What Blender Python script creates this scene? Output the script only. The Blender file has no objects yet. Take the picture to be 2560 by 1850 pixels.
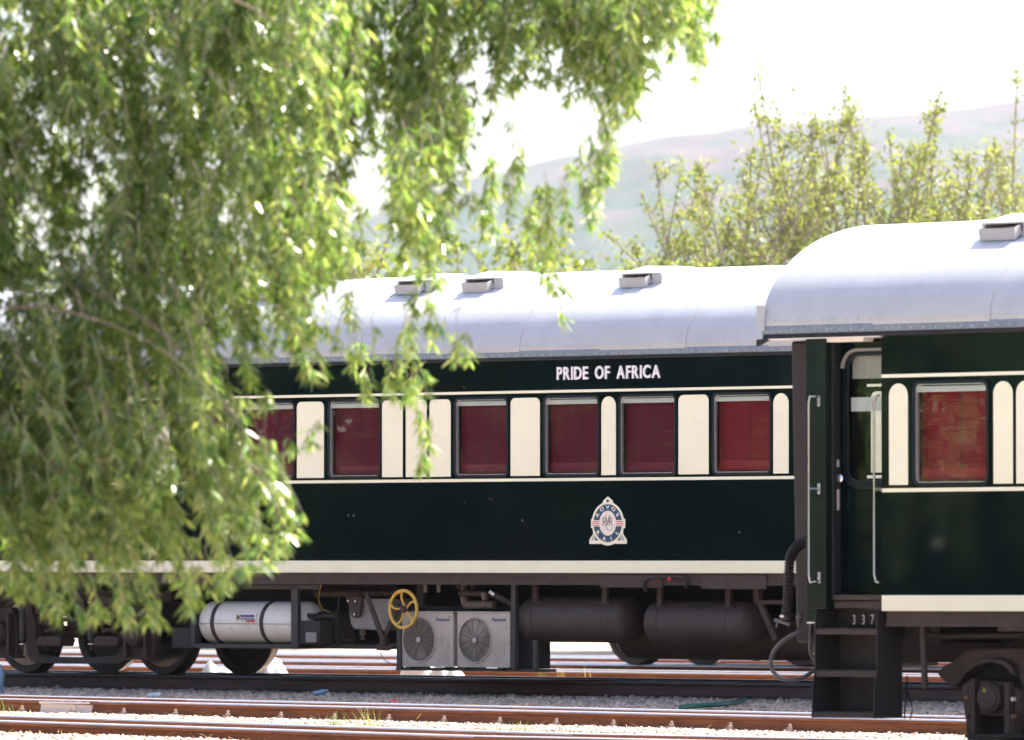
import bpy, bmesh, math, random
import numpy as np
from mathutils import Vector, Matrix, noise as mnoise

random.seed(7)
rng = np.random.default_rng(7)
sc = bpy.context.scene
COL = sc.collection
R = math.radians

# ------------------------------------------------------------------ camera
F, HY, CX, CAMZ = 20300.0, 1400.0, 1280.0, 1.31      # focal length in photo pixels, horizon row, centre column, eye height
TH = math.atan(F / 21980.0)                           # trains stand at this angle to the picture plane
SN, CS = math.sin(TH), math.cos(TH)
cam = bpy.data.cameras.new('camera')
cam_o = bpy.data.objects.new('camera', cam); COL.objects.link(cam_o)
cam_o.location = (0, 0, CAMZ); cam_o.rotation_euler = (R(90), 0, 0)
cam.sensor_width = 36.0; cam.lens = F / 2560 * 36
cam.shift_y = (HY - 925.0) / 2560
cam.clip_start = 0.5; cam.clip_end = 12000
cam.dof.use_dof = True; cam.dof.focus_distance = 70.0
cam.dof.aperture_fstop = cam.lens / 1000 / 0.068
sc.camera = cam_o

# ------------------------------------------------------------------ sky, sun, exposure
SUN_AZ, SUN_EL = R(54), R(57)                         # azimuth from +Y (view axis) towards +X
world = bpy.data.worlds.new('World'); sc.world = world; world.use_nodes = True
wn = world.node_tree
sky = wn.nodes.new('ShaderNodeTexSky'); sky.sky_type = 'NISHITA'; sky.sun_disc = False
sky.sun_elevation = SUN_EL; sky.sun_rotation = SUN_AZ
sky.air_density = .75; sky.dust_density = 3.5; sky.ozone_density = .4
bg = wn.nodes['Background']; bg.inputs['Strength'].default_value = 0.15
wn.links.new(sky.outputs[0], bg.inputs['Color'])
sun = bpy.data.lights.new('sun', 'SUN'); sun.energy = 5.0; sun.angle = R(0.53); sun.color = (1, .95, .87)
sun_o = bpy.data.objects.new('sun', sun); COL.objects.link(sun_o)
sd = Vector((math.sin(SUN_AZ) * math.cos(SUN_EL), math.cos(SUN_AZ) * math.cos(SUN_EL), math.sin(SUN_EL)))
sun_o.rotation_euler = sd.to_track_quat('Z', 'Y').to_euler()
sun_o.location = (0, 0, 60)
sc.view_settings.view_transform = 'Standard'; sc.view_settings.look = 'None'
sc.view_settings.gamma = 1.0; sc.view_settings.use_curve_mapping = False
sc.view_settings.exposure = 1.82
sc.render.engine = 'CYCLES'
sc.cycles.use_denoising = True
sc.cycles.max_bounces = 8; sc.cycles.diffuse_bounces = 4; sc.cycles.glossy_bounces = 4
sc.cycles.transmission_bounces = 5; sc.cycles.transparent_max_bounces = 12; sc.cycles.volume_bounces = 0
sc.cycles.sample_clamp_indirect = 8.0
sc.cycles.caustics_reflective = False; sc.cycles.caustics_refractive = False

# ------------------------------------------------------------------ materials
def nt(m):
    m.use_nodes = True
    return m.node_tree, m.node_tree.nodes, m.node_tree.links

def mat(name, col, rough=.5, metal=0., var=.15, scale=6., bump=0., bscale=60., coat=0., col2=None, thr=(.45, .7), stretch=None, spec=.5):
    """principled paint / metal / stone with mottled colour, wear patches of a second colour and fine relief"""
    m = bpy.data.materials.new(name); t, N, K = nt(m)
    b = N['Principled BSDF']
    b.inputs['Roughness'].default_value = rough; b.inputs['Metallic'].default_value = metal
    b.inputs['Coat Weight'].default_value = coat; b.inputs['Coat Roughness'].default_value = .06
    b.inputs['Specular IOR Level'].default_value = spec
    tc = N.new('ShaderNodeTexCoord'); src = tc.outputs['Object']
    if stretch:
        mp = N.new('ShaderNodeMapping'); mp.inputs['Scale'].default_value = stretch
        K.new(src, mp.inputs[0]); src = mp.outputs[0]
    n = N.new('ShaderNodeTexNoise'); n.inputs['Scale'].default_value = scale; n.inputs['Detail'].default_value = 6
    n.inputs['Roughness'].default_value = .65
    K.new(src, n.inputs['Vector'])
    r = N.new('ShaderNodeMapRange'); r.inputs[1].default_value = .3; r.inputs[2].default_value = .7
    r.inputs[3].default_value = 1 - var; r.inputs[4].default_value = 1 + var
    K.new(n.outputs['Fac'], r.inputs[0])
    mx = N.new('ShaderNodeMix'); mx.data_type = 'RGBA'; mx.blend_type = 'MULTIPLY'; mx.inputs[0].default_value = 1
    mx.inputs[6].default_value = (*col, 1); K.new(r.outputs[0], mx.inputs[7])
    out = mx.outputs[2]
    if col2 is not None:
        n2 = N.new('ShaderNodeTexNoise'); n2.inputs['Scale'].default_value = scale * 2.3; n2.inputs['Detail'].default_value = 9
        n2.inputs['Roughness'].default_value = .7
        K.new(src, n2.inputs['Vector'])
        r2 = N.new('ShaderNodeMapRange'); r2.inputs[1].default_value = thr[0]; r2.inputs[2].default_value = thr[1]
        K.new(n2.outputs['Fac'], r2.inputs[0])
        m2 = N.new('ShaderNodeMix'); m2.data_type = 'RGBA'; K.new(r2.outputs[0], m2.inputs[0])
        K.new(out, m2.inputs[6]); m2.inputs[7].default_value = (*col2, 1); out = m2.outputs[2]
    K.new(out, b.inputs['Base Color'])
    if bump > 0:
        nb = N.new('ShaderNodeTexNoise'); nb.inputs['Scale'].default_value = bscale; nb.inputs['Detail'].default_value = 4
        K.new(src, nb.inputs['Vector'])
        bp = N.new('ShaderNodeBump'); bp.inputs['Strength'].default_value = bump; bp.inputs['Distance'].default_value = .02
        K.new(nb.outputs['Fac'], bp.inputs['Height']); K.new(bp.outputs[0], b.inputs['Normal'])
    return m

def leaf_mat(name, c1, c2, c3, trans=.45, gloss=.03, rough=.38, tint=(1.45, 1.42, .7)):
    m = bpy.data.materials.new(name); t, N, K = nt(m)
    N.remove(N['Principled BSDF']); o = N['Material Output']
    g = N.new('ShaderNodeNewGeometry'); cr = N.new('ShaderNodeValToRGB')
    cr.color_ramp.elements[0].color = (*c1, 1); cr.color_ramp.elements[1].color = (*c3, 1); cr.color_ramp.elements[1].position = 1
    e = cr.color_ramp.elements.new(.55); e.color = (*c2, 1)
    K.new(g.outputs['Random Per Island'], cr.inputs[0])
    d = N.new('ShaderNodeBsdfDiffuse'); tr = N.new('ShaderNodeBsdfTranslucent'); gl = N.new('ShaderNodeBsdfGlossy')
    gl.inputs['Roughness'].default_value = rough
    K.new(cr.outputs[0], d.inputs[0])
    hs = N.new('ShaderNodeMix'); hs.data_type = 'RGBA'; hs.blend_type = 'MULTIPLY'; hs.inputs[0].default_value = 1
    K.new(cr.outputs[0], hs.inputs[6]); hs.inputs[7].default_value = (*tint, 1)
    K.new(hs.outputs[2], tr.inputs[0])
    m1 = N.new('ShaderNodeMixShader'); m1.inputs[0].default_value = trans; K.new(d.outputs[0], m1.inputs[1]); K.new(tr.outputs[0], m1.inputs[2])
    m2 = N.new('ShaderNodeMixShader'); m2.inputs[0].default_value = gloss; K.new(m1.outputs[0], m2.inputs[1]); K.new(gl.outputs[0], m2.inputs[2])
    K.new(m2.outputs[0], o.inputs[0])
    return m

def glass_mat(name, tint=(.9, .93, .92), base=.045):
    m = bpy.data.materials.new(name); t, N, K = nt(m)
    N.remove(N['Principled BSDF']); o = N['Material Output']
    tr = N.new('ShaderNodeBsdfTransparent'); tr.inputs[0].default_value = (*tint, 1)
    gl = N.new('ShaderNodeBsdfGlossy'); gl.inputs['Roughness'].default_value = .015
    fr = N.new('ShaderNodeLayerWeight'); fr.inputs[0].default_value = .5
    pw = N.new('ShaderNodeMath'); pw.operation = 'POWER'; pw.inputs[1].default_value = 4; K.new(fr.outputs['Facing'], pw.inputs[0])
    ad = N.new('ShaderNodeMath'); ad.operation = 'MULTIPLY_ADD'; ad.inputs[1].default_value = .9; ad.inputs[2].default_value = base; K.new(pw.outputs[0], ad.inputs[0])
    nz = N.new('ShaderNodeTexNoise'); nz.inputs['Scale'].default_value = 2.2
    tc = N.new('ShaderNodeTexCoord'); K.new(tc.outputs['Object'], nz.inputs['Vector'])
    bp = N.new('ShaderNodeBump'); bp.inputs['Strength'].default_value = .05; bp.inputs['Distance'].default_value = .05
    K.new(nz.outputs[0], bp.inputs['Height']); K.new(bp.outputs[0], gl.inputs['Normal'])
    mx = N.new('ShaderNodeMixShader'); K.new(ad.outputs[0], mx.inputs[0]); K.new(tr.outputs[0], mx.inputs[1]); K.new(gl.outputs[0], mx.inputs[2])
    K.new(mx.outputs[0], o.inputs[0])
    return m

M = {}
M['green'] = mat('green_paint', (.0013, .0055, .0066), .06, var=.35, scale=2.5, bump=.008, bscale=3, coat=.03, col2=(.0050, .0095, .0075), thr=(.52, .85), spec=.36)
M['green2'] = mat('green_paint_worn', (.0045, .0115, .0065), .3, var=.4, scale=4, coat=.08, col2=(.018, .028, .012), thr=(.55, .8), spec=.22)
M['cream'] = mat('cream_paint', (.82, .76, .57), .35, var=.04, scale=3, col2=(.76, .67, .48), thr=(.58, .8), coat=.15)
M['roof'] = mat('silver_grey_roof_paint', (.40, .405, .425), .42, var=.06, scale=2.0, col2=(.34, .34, .36), thr=(.5, .8), bump=.10, bscale=2.2)
M['gutter'] = mat('blue_grey_gutter', (.17, .20, .24), .5, var=.3, scale=20, col2=(.18, .10, .07), thr=(.58, .72))
M['vent'] = mat('vent_paint', (.40, .375, .365), .5, var=.08, scale=8)
M['rubber'] = mat('dark_window_rubber', (.004, .007, .011), .3, var=.2, coat=.12, spec=.3)
M['alu'] = mat('bright_trim', (.72, .72, .74), .22, metal=.85, var=.05)
M['chrome'] = mat('polished_steel', (.36, .36, .36), .22, metal=1., var=.05)
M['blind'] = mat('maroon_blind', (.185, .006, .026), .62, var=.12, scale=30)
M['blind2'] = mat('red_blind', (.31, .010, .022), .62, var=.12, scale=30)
M['white'] = mat('white_rail', (.74, .68, .66), .5, var=.06)
M['glass'] = glass_mat('window_glass')
M['frame'] = mat('brown_underframe', (.042, .0245, .0185), .72, var=.3, scale=9, bump=.25, bscale=50, col2=(.064, .039, .029), thr=(.5, .75))
M['frame_d'] = mat('dark_underframe', (.019, .0135, .012), .7, var=.3, scale=9, bump=.2, bscale=40, col2=(.032, .022, .018), thr=(.5, .8))
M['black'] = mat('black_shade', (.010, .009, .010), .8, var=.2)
M['tankw'] = mat('white_tank_paint', (.74, .68, .60), .45, var=.05, scale=5, col2=(.50, .36, .24), thr=(.54, .80))
M['strap'] = mat('grey_strap', (.034, .027, .026), .6, var=.2)
M['tank'] = mat('grimy_reservoir', (.043, .027, .021), .62, var=.25, scale=10, bump=.12, bscale=40, col2=(.064, .047, .039), thr=(.5, .8))
M['ac'] = mat('grimy_beige_steel', (.43, .365, .30), .5, var=.10, scale=6, col2=(.27, .22, .19), thr=(.54, .78))
M['acdark'] = mat('fan_void', (.012, .011, .012), .7)
M['grille'] = mat('fan_grille', (.022, .019, .019), .5, var=.2)
M['hub'] = mat('fan_hub', (.42, .37, .34), .5, var=.1)
M['blue'] = mat('blue_print', (.02, .035, .16), .5, var=.1)
M['navy'] = mat('navy_print', (.012, .05, .085), .5, var=.1)
M['red'] = mat('red_print', (.52, .05, .045), .5, var=.1)
M['greenp'] = mat('green_print', (.02, .16, .05), .5, var=.1)
M['pale'] = mat('pale_print', (.78, .66, .58), .5, var=.04)
M['ink'] = mat('ink_print', (.02, .03, .03), .5, var=.1)
M['letter'] = mat('white_letters', (.80, .74, .75), .45, var=.05)
M['yellow'] = mat('chipped_yellow_paint', (.62, .36, .045), .5, var=.12, scale=16, col2=(.06, .045, .03), thr=(.66, .72))
M['yellow_dot'] = mat('yellow_mark', (.28, .24, .03), .6, var=.2)
M['rusty'] = mat('rust_dot', (.30, .11, .05), .7, var=.3)
M['hosegrey'] = mat('grey_rubber_hose', (.075, .066, .066), .6, var=.2, scale=20)
M['greybox'] = mat('grey_bin', (.22, .20, .19), .5, var=.12, scale=8, col2=(.14, .11, .10), thr=(.56, .76))
M['lagging'] = mat('dirty_lagging', (.18, .135, .10), .8, var=.3, scale=14, bump=.5, bscale=40, col2=(.10, .075, .06), thr=(.45, .65))
M['steel'] = mat('wheel_steel', (.040, .029, .025), .6, metal=.2, var=.3, scale=10, col2=(.035, .028, .027), thr=(.45, .75))
M['tread'] = mat('polished_tread', (.14, .125, .12), .3, metal=.9, var=.2)
M['bellows'] = mat('brown_bellows', (.017, .010, .010), .7, var=.2, scale=5, stretch=(1, 1, .15))
M['rust'] = mat('rust_rail', (.23, .080, .030), .8, var=.32, scale=5, stretch=(.35, 3, 3), bump=.2, bscale=30, col2=(.065, .030, .020), thr=(.5, .75))
M['rust_dark'] = mat('dark_rail', (.075, .038, .027), .7, var=.3, scale=5, stretch=(.35, 3, 3), bump=.2, bscale=30, col2=(.035, .020, .016), thr=(.5, .75))  # darker brown rail sides, for the track under the long coach
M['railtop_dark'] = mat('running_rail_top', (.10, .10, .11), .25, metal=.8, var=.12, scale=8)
M['railtop'] = mat('worn_rail_top', (.62, .57, .55), .30, metal=.7, var=.12, scale=8)
M['clip'] = mat('pale_rusty_clip', (.36, .27, .22), .8, var=.3, scale=40)
M['wood'] = mat('bark', (.12, .085, .07), .85, var=.3, scale=14, bump=.6, bscale=25, stretch=(1, 1, .3))
M['twig'] = mat('grey_twig', (.30, .24, .20), .85, var=.2, scale=10)
M['leafw'] = leaf_mat('willow_leaf', (.058, .140, .034), (.150, .240, .066), (.36, .40, .165), .58, .06, .25, (1.75, 1.68, .9))
M['leafb'] = leaf_mat('shrub_leaf', (.14, .18, .065), (.20, .24, .09), (.27, .27, .115), .5, .02)
M['leafy'] = leaf_mat('yellow_green_leaf', (.12, .18, .04), (.19, .24, .05), (.26, .27, .075), .5)
M['leafd'] = leaf_mat('tree_leaf', (.03, .06, .02), (.05, .09, .025), (.08, .11, .03), .35)
M['grass'] = leaf_mat('grass_blade', (.07, .16, .03), (.12, .22, .04), (.25, .25, .09), .4)
M['straw'] = leaf_mat('dry_straw', (.35, .24, .13), (.45, .33, .18), (.5, .38, .24), .3)
M['bag'] = leaf_mat('thin_plastic', (.40, .41, .43), (.40, .41, .43), (.40, .41, .43), .5, .10, tint=(1, 1, 1))
M['paper'] = mat('white_paper', (.82, .82, .82), .6, var=.03)
M['can'] = mat('silver_can', (.45, .50, .52), .3, metal=.7, var=.1)
M['bottle'] = mat('blue_plastic', (.20, .30, .42), .25, var=.2, coat=.4)
M['hosegreen'] = mat('green_hose', (.008, .10, .085), .4, var=.2)
M['paintmark'] = mat('flaked_white_paint', (.72, .62, .56), .7, var=.08, scale=30, col2=(.25, .10, .06), thr=(.62, .72))
M['scrub'] = mat('scrub_foliage', (.04, .05, .035), .9, var=.3, scale=.05)
M['stone'] = None

def stone_mat():
    m = bpy.data.materials.new('ballast_stone'); t, N, K = nt(m); b = N['Principled BSDF']
    b.inputs['Roughness'].default_value = .85
    g = N.new('ShaderNodeNewGeometry'); cr = N.new('ShaderNodeValToRGB'); el = cr.color_ramp.elements
    el[0].color = (.24, .185, .15, 1); el[1].color = (.58, .465, .375, 1)
    e = el.new(.4); e.color = (.40, .315, .255, 1); e = el.new(.75); e.color = (.46, .325, .24, 1)
    K.new(g.outputs['Random Per Island'], cr.inputs[0])
    n = N.new('ShaderNodeTexNoise'); n.inputs['Scale'].default_value = 40; n.inputs['Detail'].default_value = 5
    tc = N.new('ShaderNodeTexCoord'); K.new(tc.outputs['Object'], n.inputs['Vector'])
    r = N.new('ShaderNodeMapRange'); r.inputs[1].default_value = .3; r.inputs[2].default_value = .7; r.inputs[3].default_value = .75; r.inputs[4].default_value = 1.2
    K.new(n.outputs[0], r.inputs[0])
    mx = N.new('ShaderNodeMix'); mx.data_type = 'RGBA'; mx.blend_type = 'MULTIPLY'; mx.inputs[0].default_value = 1
    K.new(cr.outputs[0], mx.inputs[6]); K.new(r.outputs[0], mx.inputs[7]); K.new(mx.outputs[2], b.inputs['Base Color'])
    return m
M['stone'] = stone_mat()

def ground_mat():
    m = bpy.data.materials.new('gravel_ground'); t, N, K = nt(m); b = N['Principled BSDF']
    b.inputs['Roughness'].default_value = .95
    tc = N.new('ShaderNodeTexCoord')
    v = N.new('ShaderNodeTexVoronoi'); v.inputs['Scale'].default_value = 24; K.new(tc.outputs['Object'], v.inputs['Vector'])
    cr = N.new('ShaderNodeValToRGB'); cr.color_ramp.elements[0].color = (.26, .21, .17, 1); cr.color_ramp.elements[1].color = (.50, .41, .33, 1)
    sx = N.new('ShaderNodeSeparateColor'); K.new(v.outputs['Color'], sx.inputs[0]); K.new(sx.outputs[0], cr.inputs[0])
    n = N.new('ShaderNodeTexNoise'); n.inputs['Scale'].default_value = .03; n.inputs['Detail'].default_value = 8; K.new(tc.outputs['Object'], n.inputs['Vector'])
    # away from the tracks the yard turns to dry grass
    ln = N.new('ShaderNodeVectorMath'); ln.operation = 'DISTANCE'; K.new(tc.outputs['Object'], ln.inputs[0]); ln.inputs[1].default_value = (0, 75, 0)
    mr = N.new('ShaderNodeMapRange'); mr.inputs[1].default_value = 70; mr.inputs[2].default_value = 95; K.new(ln.outputs['Value'], mr.inputs[0])
    c2 = N.new('ShaderNodeValToRGB'); c2.color_ramp.elements[0].color = (.10, .12, .04, 1); c2.color_ramp.elements[1].color = (.26, .21, .11, 1)
    K.new(n.outputs[0], c2.inputs[0])
    mx = N.new('ShaderNodeMix'); mx.data_type = 'RGBA'; K.new(mr.outputs[0], mx.inputs[0]); K.new(cr.outputs[0], mx.inputs[6]); K.new(c2.outputs[0], mx.inputs[7])
    K.new(mx.outputs[2], b.inputs['Base Color'])
    bp = N.new('ShaderNodeBump'); bp.inputs['Strength'].default_value = .6; bp.inputs['Distance'].default_value = .03
    K.new(v.outputs['Distance'], bp.inputs['Height']); K.new(bp.outputs[0], b.inputs['Normal'])
    return m
M['ground'] = ground_mat()

def hill_mat():
    m = bpy.data.materials.new('scrubby_hillside'); t, N, K = nt(m); b = N['Principled BSDF']; b.inputs['Roughness'].default_value = 1
    tc = N.new('ShaderNodeTexCoord')
    n = N.new('ShaderNodeTexNoise'); n.inputs['Scale'].default_value = .013; n.inputs['Detail'].default_value = 12; n.inputs['Roughness'].default_value = .72
    K.new(tc.outputs['Object'], n.inputs['Vector'])
    cr = N.new('ShaderNodeValToRGB'); el = cr.color_ramp.elements
    el[0].position = .34; el[0].color = (.010, .030, .022, 1); el[1].position = .70; el[1].color = (.105, .078, .076, 1)
    e = el.new(.46); e.color = (.030, .048, .032, 1); e = el.new(.56); e.color = (.062, .046, .048, 1)
    # woods fill the lower slopes, bare pinkish rock and dry grass the upper ones
    sp = N.new('ShaderNodeSeparateXYZ'); K.new(tc.outputs['Object'], sp.inputs[0])
    hr = N.new('ShaderNodeMapRange'); hr.inputs[1].default_value = 120; hr.inputs[2].default_value = 300; hr.inputs[3].default_value = -.13; hr.inputs[4].default_value = .07
    K.new(sp.outputs['Z'], hr.inputs[0])
    ad = N.new('ShaderNodeMath'); ad.operation = 'ADD'; K.new(n.outputs[0], ad.inputs[0]); K.new(hr.outputs[0], ad.inputs[1])
    K.new(ad.outputs[0], cr.inputs[0]); K.new(cr.outputs[0], b.inputs['Base Color'])
    return m
M['hill'] = hill_mat()

# ------------------------------------------------------------------ mesh helpers
class MB:
    def __init__(s): s.v = []; s.f = []
    def add(s, vs, fs):
        o = len(s.v); s.v += [tuple(p) for p in vs]; s.f += [tuple(i + o for i in f) for f in fs]; return s
    def box(s, x0, x1, y0, y1, z0, z1):
        return s.add([(x0, y0, z0), (x1, y0, z0), (x1, y1, z0), (x0, y1, z0), (x0, y0, z1), (x1, y0, z1), (x1, y1, z1), (x0, y1, z1)],
                     [(0, 3, 2, 1), (4, 5, 6, 7), (0, 1, 5, 4), (1, 2, 6, 5), (2, 3, 7, 6), (3, 0, 4, 7)])
    def prism(s, poly, lo, hi, axis='y'):
        n = len(poly)
        mk = {'y': lambda a, b, t: (a, t, b), 'x': lambda a, b, t: (t, a, b), 'z': lambda a, b, t: (a, b, t)}[axis]
        vs = [mk(a, b, lo) for a, b in poly] + [mk(a, b, hi) for a, b in poly]
        fs = [tuple(range(n)), tuple(range(2 * n - 1, n - 1, -1))] + [(i, i + n, (i + 1) % n + n, (i + 1) % n) for i in range(n)]
        return s.add(vs, fs)
    def tube(s, pts, r, n=8, cap=True, closed=False):
        pts = [Vector(p) for p in pts]; k = len(pts)
        rs = r if isinstance(r, (list, tuple)) else [r] * k
        vs, fs = [], []; nrm = None
        for i, p in enumerate(pts):
            if closed: t = pts[(i + 1) % k] - pts[i - 1]
            else: t = pts[min(i + 1, k - 1)] - pts[max(i - 1, 0)]
            t.normalize()
            if nrm is None:
                nrm = t.orthogonal().normalized()
            else:
                nrm = nrm - t * nrm.dot(t)
                if nrm.length < 1e-6: nrm = t.orthogonal()
                nrm.normalize()
            b = t.cross(nrm)
            for j in range(n):
                a = 2 * math.pi * j / n
                vs.append(p + (nrm * math.cos(a) + b * math.sin(a)) * rs[i])
        for i in range(k if closed else k - 1):
            for j in range(n):
                i2 = (i + 1) % k
                fs.append((i * n + j, i * n + (j + 1) % n, i2 * n + (j + 1) % n, i2 * n + j))
        if cap and not closed:
            fs.append(tuple(range(n - 1, -1, -1))); fs.append(tuple((k - 1) * n + j for j in range(n)))
        return s.add(vs, fs)
    def lathe(s, prof, c, d, n=24):
        """profile [(radius, along)] turned about the line through c along d"""
        c = Vector(c); d = Vector(d).normalized(); a = d.orthogonal().normalized(); b = d.cross(a)
        vs, fs = [], []
        for (r, h) in prof:
            for j in range(n):
                t = 2 * math.pi * j / n
                vs.append(c + d * h + (a * math.cos(t) + b * math.sin(t)) * r)
        for i in range(len(prof) - 1):
            for j in range(n):
                fs.append((i * n + j, i * n + (j + 1) % n, (i + 1) * n + (j + 1) % n, (i + 1) * n + j))
        if prof[0][0] > 1e-6: fs.append(tuple(range(n - 1, -1, -1)))
        if prof[-1][0] > 1e-6: fs.append(tuple((len(prof) - 1) * n + j for j in range(n)))
        return s.add(vs, fs)
    def plate(s, outer, holes, y0, y1):
        """flat plate in the xz plane with holes, from y0 to y1"""
        me = curve_mesh([outer] + holes, (y1 - y0) / 2)
        ym = (y0 + y1) / 2
        s.add([(v.co.x, ym - v.co.z, v.co.y) for v in me.vertices], [tuple(p.vertices) for p in me.polygons])
        bpy.data.meshes.remove(me); return s
    def build(s, name, m, parent=None, bevel=0., smooth=0., weld=False):
        me = bpy.data.meshes.new(name); me.from_pydata(s.v, [], s.f)
        bm = bmesh.new(); bm.from_mesh(me)
        if weld: bmesh.ops.remove_doubles(bm, verts=bm.verts, dist=1e-5)
        bmesh.ops.recalc_face_normals(bm, faces=bm.faces); bm.to_mesh(me); bm.free()
        me.materials.append(M[m])
        if smooth:
            me.polygons.foreach_set('use_smooth', [True] * len(me.polygons)); me.set_sharp_from_angle(angle=R(smooth))
        o = bpy.data.objects.new(name, me); COL.objects.link(o)
        if parent: o.parent = parent
        if bevel:
            b = o.modifiers.new('edge', 'BEVEL'); b.width = bevel; b.segments = 2; b.limit_method = 'ANGLE'; b.angle_limit = R(40)
        return o

def curve_mesh(loops, ext):
    cu = bpy.data.curves.new('tmp', 'CURVE'); cu.dimensions = '2D'; cu.fill_mode = 'BOTH'; cu.extrude = ext
    for lp in loops:
        sp = cu.splines.new('POLY'); sp.points.add(len(lp) - 1); sp.use_cyclic_u = True
        for p, (a, b) in zip(sp.points, lp): p.co = (a, b, 0, 1)
    ob = bpy.data.objects.new('tmp', cu)
    me = bpy.data.meshes.new_from_object(ob)
    bpy.data.objects.remove(ob); bpy.data.curves.remove(cu)
    return me

_ch = {}
def char_mesh(ch, off=0.):
    k = (ch, off)
    if k not in _ch:
        cu = bpy.data.curves.new('tmp', 'FONT'); cu.body = ch; cu.extrude = .5; cu.offset = off; cu.resolution_u = 3
        ob = bpy.data.objects.new('tmp', cu); me = bpy.data.meshes.new_from_object(ob)
        v = np.array([tuple(p.co) for p in me.vertices]); f = [tuple(p.vertices) for p in me.polygons]
        bpy.data.objects.remove(ob); bpy.data.curves.remove(cu); bpy.data.meshes.remove(me)
        lo = v.min(0); hi = v.max(0); v[:, 0] -= (lo[0] + hi[0]) / 2; v[:, 1] -= (lo[1] + hi[1]) / 2
        _ch[k] = (v, f, hi[0] - lo[0], hi[1] - lo[1])
    return _ch[k]

def put_char(mb, ch, cx, cz, h, wscale, y0, y1, rot=0., off=0., shear=0.):
    v, f, w, hh = char_mesh(ch, off)
    sc_ = h / (char_mesh('H', off)[3]); ca, sa = math.cos(rot), math.sin(rot)
    out = []
    for x, z, e in v:
        X = x * sc_ * wscale; Z = z * sc_
        out.append((cx + X * ca - Z * sa, (y0 + y1) / 2 - e * (y1 - y0), cz + X * sa + Z * ca + shear * X))
    mb.add(out, f); return w * sc_ * wscale

def write(parent, text, x0, x1, z0, h, y0, y1, m, name='letter', off=0., shear=0., space=.55, gap=.16, join=False, base=None):
    """upright lettering between x0 and x1, baseline z0, one object per letter"""
    ws = [space * h if c == ' ' else char_mesh(c, off)[2] / char_mesh('H', off)[3] * h for c in text]
    tot = sum(ws) + gap * h * (len(text) - 1); k = (x1 - x0) / tot
    x = x0; mb = MB(); res = []
    for c, w in zip(text, ws):
        if c != ' ':
            hh = char_mesh(c, off)[3] / char_mesh('H', off)[3] * h
            cz = z0 + hh / 2 + (x + w * k / 2 - x0) * shear
            if c in 'qpgy': cz -= hh * .2
            if not join: mb = MB()
            put_char(mb, c, x + w * k / 2, cz, h, k, y0, y1, off=off, shear=shear)
            if not join: res.append(mb.build(name, m, parent))
        x += (w + gap * h) * k
    if join: res.append(mb.build(name, m, parent))
    return res

def empty(name, label, cat, loc=(0, 0, 0), rot=(0, 0, 0), group=None):
    o = bpy.data.objects.new(name, None); COL.objects.link(o); o.location = loc; o.rotation_euler = rot
    o.empty_display_size = .2
    return tag(o, label, cat, group)
def tag(o, label, cat, group=None):
    o['label'] = label; o['category'] = cat
    if group: o['group'] = group
    return o
def kind(o, k): o['kind'] = k; return o
def copy_tree(o, parent=None):
    c = o.copy(); COL.objects.link(c); c.parent = parent
    for ch in list(o.children): copy_tree(ch, c)
    return c

def rrect(x0, x1, z0, z1, r, bottom=True, n=6):
    p = []
    def arc(cx, cz, a0):
        for i in range(n + 1):
            a = a0 + (math.pi / 2) * i / n; p.append((cx + r * math.cos(a), cz + r * math.sin(a)))
    arc(x1 - r, z1 - r, 0); arc(x0 + r, z1 - r, math.pi / 2)
    if bottom: arc(x0 + r, z0 + r, math.pi); arc(x1 - r, z0 + r, 1.5 * math.pi)
    else: p += [(x0, z0), (x1, z0)]
    return p

def spline(pts, n=8):
    P = [Vector(p) for p in pts]; out = []
    for i in range(len(P) - 1):
        a, b, c, d = P[max(i - 1, 0)], P[i], P[i + 1], P[min(i + 2, len(P) - 1)]
        for k in range(n):
            t = k / n
            out.append(.5 * ((2 * b) + (c - a) * t + (2 * a - 5 * b + 4 * c - d) * t * t + (3 * b - a - 3 * c + d) * t ** 3))
    out.append(P[-1]); return out

# ------------------------------------------------------------------ where things stand
def at(px, py, D):
    return Vector(((px - CX) / F * D, D, CAMZ - (py - HY) / F * D))
U = Vector((CS, -SN, 0)); NN = Vector((SN, CS, 0))       # along the trains (to the right, nearer) / away from the camera

class Frame:
    """a vertical plane parallel to the trains: local x along it, y away from the camera, z above its rails"""
    def __init__(s, px0, s0, zrail):
        s.D0 = F / s0; s.P0 = Vector(((px0 - CX) / F * s.D0, s.D0, 0)); s.zr = zrail
        s.n0 = NN.dot(s.P0)
    def D(s, px, off=0.):
        k = (px - CX) / F; return (s.n0 + off) / (k * SN + CS)
    def x(s, px, off=0.):
        D = s.D(px, off); P = Vector(((px - CX) / F * D, D, 0)); return U.dot(P - s.P0)
    def z(s, px, py, off=0.):
        return -(py - HY) / F * s.D(px, off) - s.zr
    def p(s, px, py, off=0.): return (s.x(px, off), s.z(px, py, off))
    def q(s, px, py, off=0.): return (s.x(px, off), off, s.z(px, py, off))

FL = Frame(1129, 262, -1.14)
FR = Frame(2210, 343, -1.39)
vR = (FL.n0 - FR.n0)                                   # distance between the two train sides
ORG = FL.P0
def uv(p): return (U.dot(p - ORG), -NN.dot(p - ORG))    # along / towards the camera
def xy(u, v): return ORG + U * u - NN * v
G = 1.067 / 2 + .035
VL, VM, VR = -1.4, vR / 2 - 1.4 - .1, vR - 1.4
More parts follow.
